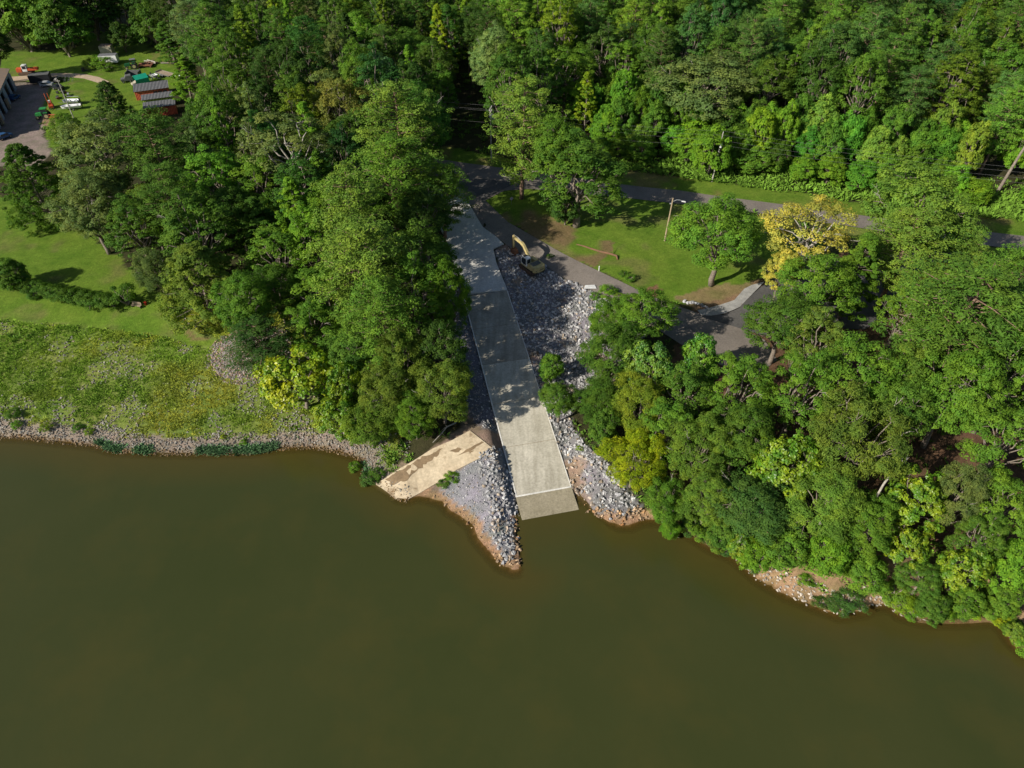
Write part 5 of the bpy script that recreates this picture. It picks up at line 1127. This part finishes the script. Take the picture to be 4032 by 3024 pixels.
# orange crawler with white cab
p = P(108, 292); o = thing('orange_crawler', 'orange crawler machine with a white cab beyond the dirt track', 'crawler', p, R_(12))
for s in (-1, 1): MB().prismXZ([(-1.6, .1), (1.6, .1), (1.9, .45), (1.6, .8), (-1.6, .8), (-1.9, .45)], s * 1.0 - .25, s * 1.0 + .25).build('track', M['rusty_track'], o)
MB().box((-1.5, 0, 1.3), (1.4, 1.5, 1.0)).build('hood', M['orange_paint'], o, .05); MB().box((0, 0, 1.7), (1.3, 1.4, 1.7)).build('cab', M['white_paint'], o, .05); MB().box((0, -.71, 2.0), (.9, .04, .8)).build('window', M['dark_glass'], o)
MB().box((2.0, 0, 1.35), (2.8, 1.3, .6)).build('boom', M['orange_paint'], o, .05)
# orange lift
p = P(205, 425); o = thing('orange_lift', 'orange mast lift standing between green tractor and white boats', 'lift', p, R_(-60)); MB().box((0, 0, .6), (2.2, 1.1, .5)).box((-.5, 0, 1.2), (.9, .9, .8)).build('chassis', M['orange_paint'], o, .04)
for s in (-1, 1): MB().tube([(.9, s * .35, .4), (.7, s * .35, 4.0)], .08, 6).build('mast_rail', M['orange_paint'], o); wheel(o, .7, s * .55, .35, .35, .2, 'white_paint'); wheel(o, -.8, s * .55, .35, .35, .2, 'white_paint')
MB().tube([(.9, -.4, .5), (2.0, -.4, .2)], .05, 5).tube([(.9, .4, .5), (2.0, .4, .2)], .05, 5).build('fork', M['dark_steel'], o); MB().box((.0, 0, 1.7), (.5, .5, .5)).build('seat', M['white_paint'], o)
# boats on trailers
def boat(u, v, u2, v2, w_, label, hull_, rails=False):
    a, b2 = P(u, v), P(u2, v2); L = (b2 - a).length; o = thing('boat', label, 'boat', a.lerp(b2, .5), head(a, b2)); h = L / 2
    pts = [(-h, -w_ / 2), (h * .55, -w_ / 2), (h * .85, -w_ * .3), (h, 0), (h * .85, w_ * .3), (h * .55, w_ / 2), (-h, w_ / 2)]
    mb = MB(); n_ = len(pts); vs = [(x * .93, y * .6, .55) for x, y in pts] + [(x, y, 1.15) for x, y in pts] + [(x * .95, y * .84, 1.15) for x, y in pts] + [(x * .9, y * .55, .72) for x, y in pts]
    fs = [tuple(range(n_ - 1, -1, -1)), tuple(range(3 * n_, 4 * n_))]
    for g in range(3): fs += [(g * n_ + i, g * n_ + (i + 1) % n_, (g + 1) * n_ + (i + 1) % n_, (g + 1) * n_ + i) for i in range(n_)]
    mb.add(vs, fs).build('hull', M[hull_], o)
    for k in range(2): MB().box((-h * .5 + k * h * .8, 0, 1.0), (.35, w_ * .85, .08)).build('bench', M['white_paint' if not rails else 'aluminium'], o)
    MB().box((-h - .12, 0, 1.25), (.3, .35, .6)).box((-h - .2, 0, .75), (.15, .15, .6)).build('outboard_motor', M['black_paint'], o)
    if rails:
        for s in (-1, 1): MB().tube([(-h * .9, s * w_ * .45, 1.15), (-h * .9, s * w_ * .45, 1.75), (h * .5, s * w_ * .45, 1.75), (h * .5, s * w_ * .45, 1.15)], .03, 5).build('rail', M['aluminium'], o)
    MB().box((0, 0, .42), (L * .9, .1, .1)).box((-h * .2, 0, .42), (.1, w_, .1)).tube([(h * .8, 0, .42), (h + 1.2, 0, .45)], .05, 5).build('trailer_frame', M['steel'], o)
    for s in (-1, 1): wheel(o, -h * .2, s * w_ * .5, .3, .3, .18, 'steel')
    return o
boat(326, 428, 245, 436, 1.7, 'long white boat on a trailer in front of the railed boat', 'white_paint'); boat(318, 410, 252, 412, 1.9, 'silver railed boat on a trailer behind the long white boat', 'aluminium', True); boat(600, 308, 622, 313, 1.7, 'small grey boat right of the green tarpaulin shelter', 'aluminium')
up3, q4 = pole(291, 466, 9.5, 'pole_grey', 'slim dark utility pole beside the white boats', r0=.14); MB().cyl((.3, 0, 7.8), (.3, 0, 8.4), .14, n=10).build('transformer', M['grey_metal'], up3); MB().box((0, 0, 9.2), (1.0, .1, .1)).build('crossarm', M['pole_grey'], up3)
# flat trailer
a, b2 = P(625, 292), P(682, 306); o = thing('flatbed_trailer', 'flat trailer with wooden deck at the right end of the farmyard grass', 'trailer', a.lerp(b2, .5), head(a, b2)); L = 5.6
MB().box((0, 0, .72), (L, 2.1, .08)).build('deck', M['weathered_wood'], o); MB().box((0, 1.07, .74), (L, .08, .22)).box((0, -1.07, .74), (L, .08, .22)).box((-L / 2, 0, .85), (.08, 2.1, .45)).tube([(L / 2, .6, .65), (L / 2 + 1.3, 0, .6), (L / 2, -.6, .65)], .05, 5).build('frame', M['steel'], o)
for sx in (-.9, -.05):
    for s in (-1, 1): wheel(o, sx, s * 1.0, .36, .36, .2, 'white_paint')
p = P(706, 312); o = thing('tank_cart', 'small cart with a silver tank beside the flat trailer', 'cart', p, R_(-15)); MB().cyl((-.8, 0, .9), (.8, 0, .9), .4, n=14).build('tank', M['aluminium'], o, .04); MB().box((0, 0, .45), (2.0, .8, .1)).build('frame', M['dark_steel'], o)
for s in (-1, 1): wheel(o, 0, s * .5, .3, .3, .16, 'steel')
# grey dump bodies and green shelter
p = P(522, 316); o = thing('dump_body', 'dark grey open dump body behind the green tarpaulin shelter', 'dump body', p + Vector((0, 1.5, 0)), R_(4))
mb = MB().box((0, 0, .5), (3.4, 2.4, .12)).box((0, 1.2, 1.2), (3.4, .1, 1.4)).box((-1.7, 0, 1.2), (.1, 2.4, 1.4)).box((1.7, 0, 1.2), (.1, 2.4, 1.4)).box((0, -1.2, .8), (3.4, .1, .6)); mb.build('body', M['grey_metal'], o)
for sx in (-1.7, 1.7): MB().cyl((sx, 1.2, .4), (sx, 1.2, 2.15), .16, n=8).build('corner_post', M['grey_metal'], o)
p = P(503, 322); o = thing('junk_truck', 'faded grey truck front beside the green tarpaulin shelter', 'truck', p, R_(205)); MB().prismXZ([(-1.3, .5), (1.5, .5), (1.55, 1.0), (.5, 1.15), (.15, 1.75), (-1.3, 1.8)], -.85, .85).build('cab', M['grey_metal'], o, .06); MB().prismXZ([(.2, 1.15), (.45, 1.18), (.12, 1.7), (-.1, 1.7)], -.7, .7).build('windscreen', M['dark_glass'], o)
for sx in (-.8, 1.0):
    for s in (-1, 1): wheel(o, sx, s * .85, .36, .36, .22, 'steel')
a, b2 = P(535, 338), P(585, 326); o = thing('tarpaulin_shelter', 'bright green tarpaulin shelter over a parked vehicle', 'shelter', a.lerp(b2, .5), head(a, b2)); L = (b2 - a).length * 1.02
MB().add([(-L / 2, -1.6, .15), (-L / 2, -1.5, 1.9), (-L / 2, 0, 2.7), (-L / 2, 1.5, 1.9), (-L / 2, 1.6, .15), (L / 2, -1.6, .15), (L / 2, -1.5, 1.9), (L / 2, 0, 2.7), (L / 2, 1.5, 1.9), (L / 2, 1.6, .15)], [(0, 1, 6, 5), (1, 2, 7, 6), (2, 3, 8, 7), (3, 4, 9, 8), (5, 6, 7, 8, 9)]).build('tarpaulin', M['tarp_green'], o)
for y_ in (-1.55, 1.55): MB().tube([(-L / 2 + .05, y_, 0), (-L / 2 + .05, y_ * .96, 1.85), (-L / 2 + .05, 0, 2.62)], .03, 5).build('frame_pole', M['steel'], o)
o = thing('parked_vehicle', 'cream vehicle nose showing under the green tarpaulin shelter', 'vehicle', a.lerp(b2, .08), head(a, b2)); MB().prismXZ([(-1.2, .35), (1.2, .35), (1.2, 1.3), (.1, 1.25), (-.5, .95), (-1.2, .85)], -.75, .75).build('body', M['cream_paint'], o, .08)
for sx in (-.7, .8):
    for s in (-1, 1): wheel(o, sx, s * .75, .32, .32, .2, 'steel')
# brush pile, black tub, kayak racks, cars
o = thing('brush_pile', 'heap of cut logs at the wood edge behind the rusty mower', 'log heap', P(630, 248))
lr = random.Random(4); 
for k in range(14):
    x_, y_, a_ = lr.uniform(-3.5, 3.5), lr.uniform(-1.2, 1.2), lr.uniform(-.6, .6); l_ = lr.uniform(1, 2.2); MB().tube([(x_ - math.cos(a_) * l_, y_ - math.sin(a_) * l_, .15 + lr.uniform(0, .5)), (x_ + math.cos(a_) * l_, y_ + math.sin(a_) * l_, .15 + lr.uniform(0, .5))], [lr.uniform(.1, .2), lr.uniform(.08, .16)], 7).build('log', M['bark_grey' if k % 3 == 0 else 'bark_pine'], o)
def smallcar(u, v, rz, mat, label, L=3.6, name='parked_car', cat='car'):
    o = thing(name, label, cat, P(u, v), rz); MB().prismXZ([(-L / 2, .35), (L / 2, .35), (L / 2, .8), (L * .3, .9), (L * .12, 1.35), (-L * .3, 1.35), (-L * .42, .9), (-L / 2, .85)], -.8, .8).build('body', M[mat], o, .08); MB().prismXZ([(L * .27, .92), (L * .12, 1.3), (-L * .28, 1.3), (-L * .38, .92)], -.815, .815).build('window', M['dark_glass'], o)
    for sx in (-L * .3, L * .3):
        for s in (-1, 1): wheel(o, sx, s * .72, .32, .32, .2, 'steel')
    return o
smallcar(188, 340, R_(10), 'aluminium', 'silver vehicle parked in front of the black trailer', 3.2); smallcar(232, 352, R_(-20), 'black_paint', 'black vehicle parked right of the silver one', 3.0); smallcar(232, 322, R_(70), 'black_paint', 'black vehicle behind the other black one by the leaning frames', 2.8)
smallcar(60, 392, R_(80), 'blue_tarp', 'blue tarpaulin covered vehicle at the end of the metal building', 3.0)
smallcar(20, 545, R_(60), 'blue_tarp', 'dark blue car beside the near end of the metal building', 3.6)
for k in range(3):
    o = tag(MB().tube([(0, 0, .1), (.5, .9, 1.6)], .03, 5).tube([(.35, 0, .1), (.85, .9, 1.6)], .03, 5).tube([(.2, .3, .6), (.55, .3, .6)], .04, 5).tube([(.45, .7, 1.2), (.8, .7, 1.2)], .04, 5).build('ladder_frame', M['grey_metal']), ('left', 'middle', 'right')[k] + ' of the three slanted metal frames by the dirt track', 'metal frame'); o.location = P(252 + 15 * k, 325)
p = P(240, 385); o = thing('scrap_heap', 'dark scrap metal heap between frames and orange lift', 'scrap heap', p)
for k in range(10):
    x_, y_ = lr.uniform(-2.4, 2.4), lr.uniform(-2.5, 3.5); MB().box((x_, y_, .35), (lr.uniform(.3, 1.6), lr.uniform(.2, .6), lr.uniform(.2, .7)), rz=lr.uniform(0, 3)).build('scrap_piece', M[lr.choice(['black_paint', 'dark_steel', 'aluminium', 'rust', 'grey_metal'])], o)
p = P(330, 281); tag(MB().cyl((0, 0, 0), (0, 0, 1.0), .5, .42, n=12).box((.9, 0, .35), (1.0, .3, .3)).build('black_tub', M['black_paint']), 'black barrel in the grass left of the feathery grass clumps', 'barrel').location = p
p = P(598, 350); tag(MB().add([(-1.2, -.8, 0), (1.2, -.8, 0), (1.2, .8, 0), (-1.2, .8, 0), (.2, 0, 1.0)], [(0, 1, 4), (1, 2, 4), (2, 3, 4), (3, 0, 4), (3, 2, 1, 0)]).build('black_tarp_heap', M['black_paint']), 'small black tarpaulin heap behind the first red shed', 'tarpaulin heap').location = p
# three long sheds
def shed(u, v, u2, v2, wid_, wh, wall, label, doors=0):
    a, b2 = P(u, v), P(u2, v2); L = (b2 - a).length; o = thing('metal_shed', label, 'shed', a.lerp(b2, .5), head(a, b2)); y0 = 0
    MB().box((0, wid_ / 2, wh / 2), (L, wid_, wh)).build('wall', M[wall], o); MB().add([(-L / 2 - .2, -.25, wh + .02), (L / 2 + .2, -.25, wh + .02), (L / 2 + .2, wid_ + .2, wh + .14), (-L / 2 - .2, wid_ + .2, wh + .14), (-L / 2 - .2, -.25, wh + .10), (L / 2 + .2, -.25, wh + .10), (L / 2 + .2, wid_ + .2, wh + .22), (-L / 2 - .2, wid_ + .2, wh + .22)],
      [(0, 1, 5, 4), (1, 2, 6, 5), (2, 3, 7, 6), (3, 0, 4, 7), (4, 5, 6, 7), (3, 2, 1, 0)]).build('roof', M['ribbed_grey'], o)
    for k in range(doors): MB().box((L * (.1 + .14 * k), -.03, wh * .5), (.9, .06, wh * .55)).build('opening', M['black_paint'], o)
    return o
shed(540, 396, 672, 380, 5.0, 2.3, 'ribbed_red', 'farthest long grey-roofed shed with red wall in the farmyard', 3); shed(572, 429, 690, 415, 3.1, 2.3, 'ribbed_lime', 'middle grey-roofed shed with lime green wall'); shed(578, 463, 700, 449, 3.5, 2.3, 'ribbed_red', 'nearest grey-roofed shed with red wall, mostly under trees')
# metal building at the left edge with open bays
a, b2 = P(64, 352), P(-14, 545); L = (b2 - a).length; o = thing('metal_building', 'pale blue metal building with open bays at the left edge', 'building', a, head(a, b2))
bw = 14.0; hh_ = 5.2   # local x runs towards the viewer, local y to the left is behind
sgn = -1
MB().box((L / 2, sgn * bw, hh_ / 2), (L, .2, hh_)).build('wall', M['blue_grey_siding'], o); MB().box((0, sgn * bw / 2, hh_ / 2), (.2, bw, hh_)).build('wall', M['blue_grey_siding'], o); MB().box((L, sgn * bw / 2, hh_ / 2), (.2, bw, hh_)).build('wall', M['blue_grey_siding'], o)
MB().box((L / 2, sgn * .0, hh_ - .6), (L, .22, 1.2)).build('wall', M['blue_grey_siding'], o)
nb_ = 6
for k in range(nb_ + 1): MB().box((.5 + (L - 1) * k / nb_, 0, (hh_ - 1.2) / 2), (2.4 if k % 2 == 0 else 1.7, .24, hh_ - 1.2)).build('pier', M['blue_grey_siding'], o)
MB().box((L / 2, sgn * .9, (hh_ - 1.2) / 2), (L, .1, hh_ - 1.2)).build('bay_shade_sheet', M['dark_steel'], o)  # dark sheet set behind the open bays, its colour standing for the shade inside
MB().add([(-.5, -sgn * .6, hh_), (L + .5, -sgn * .6, hh_), (L + .5, sgn * bw / 2, hh_ + 1.6), (-.5, sgn * bw / 2, hh_ + 1.6), (-.5, sgn * (bw + .6), hh_), (L + .5, sgn * (bw + .6), hh_)] + [(-.5, -sgn * .6, hh_ - .1), (L + .5, -sgn * .6, hh_ - .1), (L + .5, sgn * (bw + .6), hh_ - .1), (-.5, sgn * (bw + .6), hh_ - .1)], [(0, 1, 2, 3), (3, 2, 5, 4), (6, 7, 1, 0), (9, 8, 7, 6), (8, 9, 4, 5), (6, 0, 3, 4, 9), (1, 7, 8, 5, 2)]).build('roof', M['roof_brown'], o)
for k in (2, 4): MB().box((.5 + (L - 1) * (k + .5) / nb_, .35, 1.2), (1.3, .5, 2.4)).build('stacked_plywood', M['weathered_wood'], o)
for k in (1, 3, 5): MB().box((.5 + (L - 1) * (k + .5) / nb_, .14, hh_ - .5), (.2, .15, .2)).build('wall_lamp', M['black_paint'], o)
# ------------------------------------------------------------------ a label for every tree of the woods
LM = [('the farmyard tractor', 520, 250), ('the white farm trailer', 430, 235), ('the red sheds', 640, 400), ('the metal building', 60, 420), ('the yellow spire tree', 1590, 480), ('the solitary pine', 2056, 520), ('the crossarm pole', 1935, 545), ('the wide grey-green oak', 1130, 590),
      ('the big pine', 1440, 1075), ('the street lamp', 2640, 850), ('the single-transformer pole', 2820, 600), ('the golden tree', 3190, 900), ('the park oak', 2830, 950), ('the driveway', 2960, 1200), ('the excavator', 2090, 1020), ('the olive cedar', 790, 1100),
      ('the rubble mound', 1000, 1380), ('the old ramp', 1750, 1850), ('the cobble bank', 3100, 2330), ('the white dead branch', 3530, 1850), ('the very large pine', 3755, 1260), ('the leaning vine trunk', 3980, 640), ('the upper left corner', 0, 0), ('the upper right corner', 4032, 0), ('the top edge middle', 2016, 0),
      ('the sandy cove', 3500, 2250), ('the big roadside-wood oak', 2770, 350), ('the upper yellow-green tree', 944, 215), ('the pale forked trunk', 3004, 540), ('the pale grey-green oak', 1312, 400)]
KN = {'oak': 'round-crowned tree', 'open_oak': 'open tree', 'ash': 'plumed tree', 'pine': 'pine', 'gum': 'narrow tree', 'cedar': 'cedar', 'tulip': 'broad-leaved tree', 'willow': 'feathery tree', 'thicket': 'vine-covered tree', 'shrub': 'shoreline bush'}
buckets = {}
for (o, u, v, dpt, kind, tint, H, reg) in FILL:
    best = min(LM, key=lambda q: (q[1] - u) ** 2 + ((q[2] - v) * 1.3) ** 2); du, dv = u - best[1], v - best[2]
    dr = ('right of' if du > 0 else 'left of') if abs(du) > abs(dv) * 1.2 else ('above' if dv < 0 else 'below')
    buckets.setdefault(f'{tint} {KN[kind]} {dr} {best[0]}', []).append((o, u, v))
EN = ['first', 'second', 'third', 'fourth', 'fifth', 'sixth', 'seventh', 'eighth', 'ninth', 'tenth', 'eleventh', 'twelfth']
for lab, L_ in buckets.items():
    L_.sort(key=lambda q: q[1])
    for i, (o, u, v) in enumerate(L_):
        if len(L_) == 1: o['label'] = lab
        elif len(L_) == 2: o['label'] = ('left ' if i == 0 else 'right ') + lab
        else: o['label'] = ('leftmost ' if i == 0 else 'rightmost ' if i == len(L_) - 1 else EN[min(i, 11)] + ' from left ') + lab
        o['group'] = {1: 'trees of the upper woods', 2: 'trees behind the farmyard', 3: 'trees of the right bank wood'}[3 if v > 640 * K and u > 2100 else 2 if (u < 620 and v < 250) else 1]
print('objects', len(bpy.data.objects))
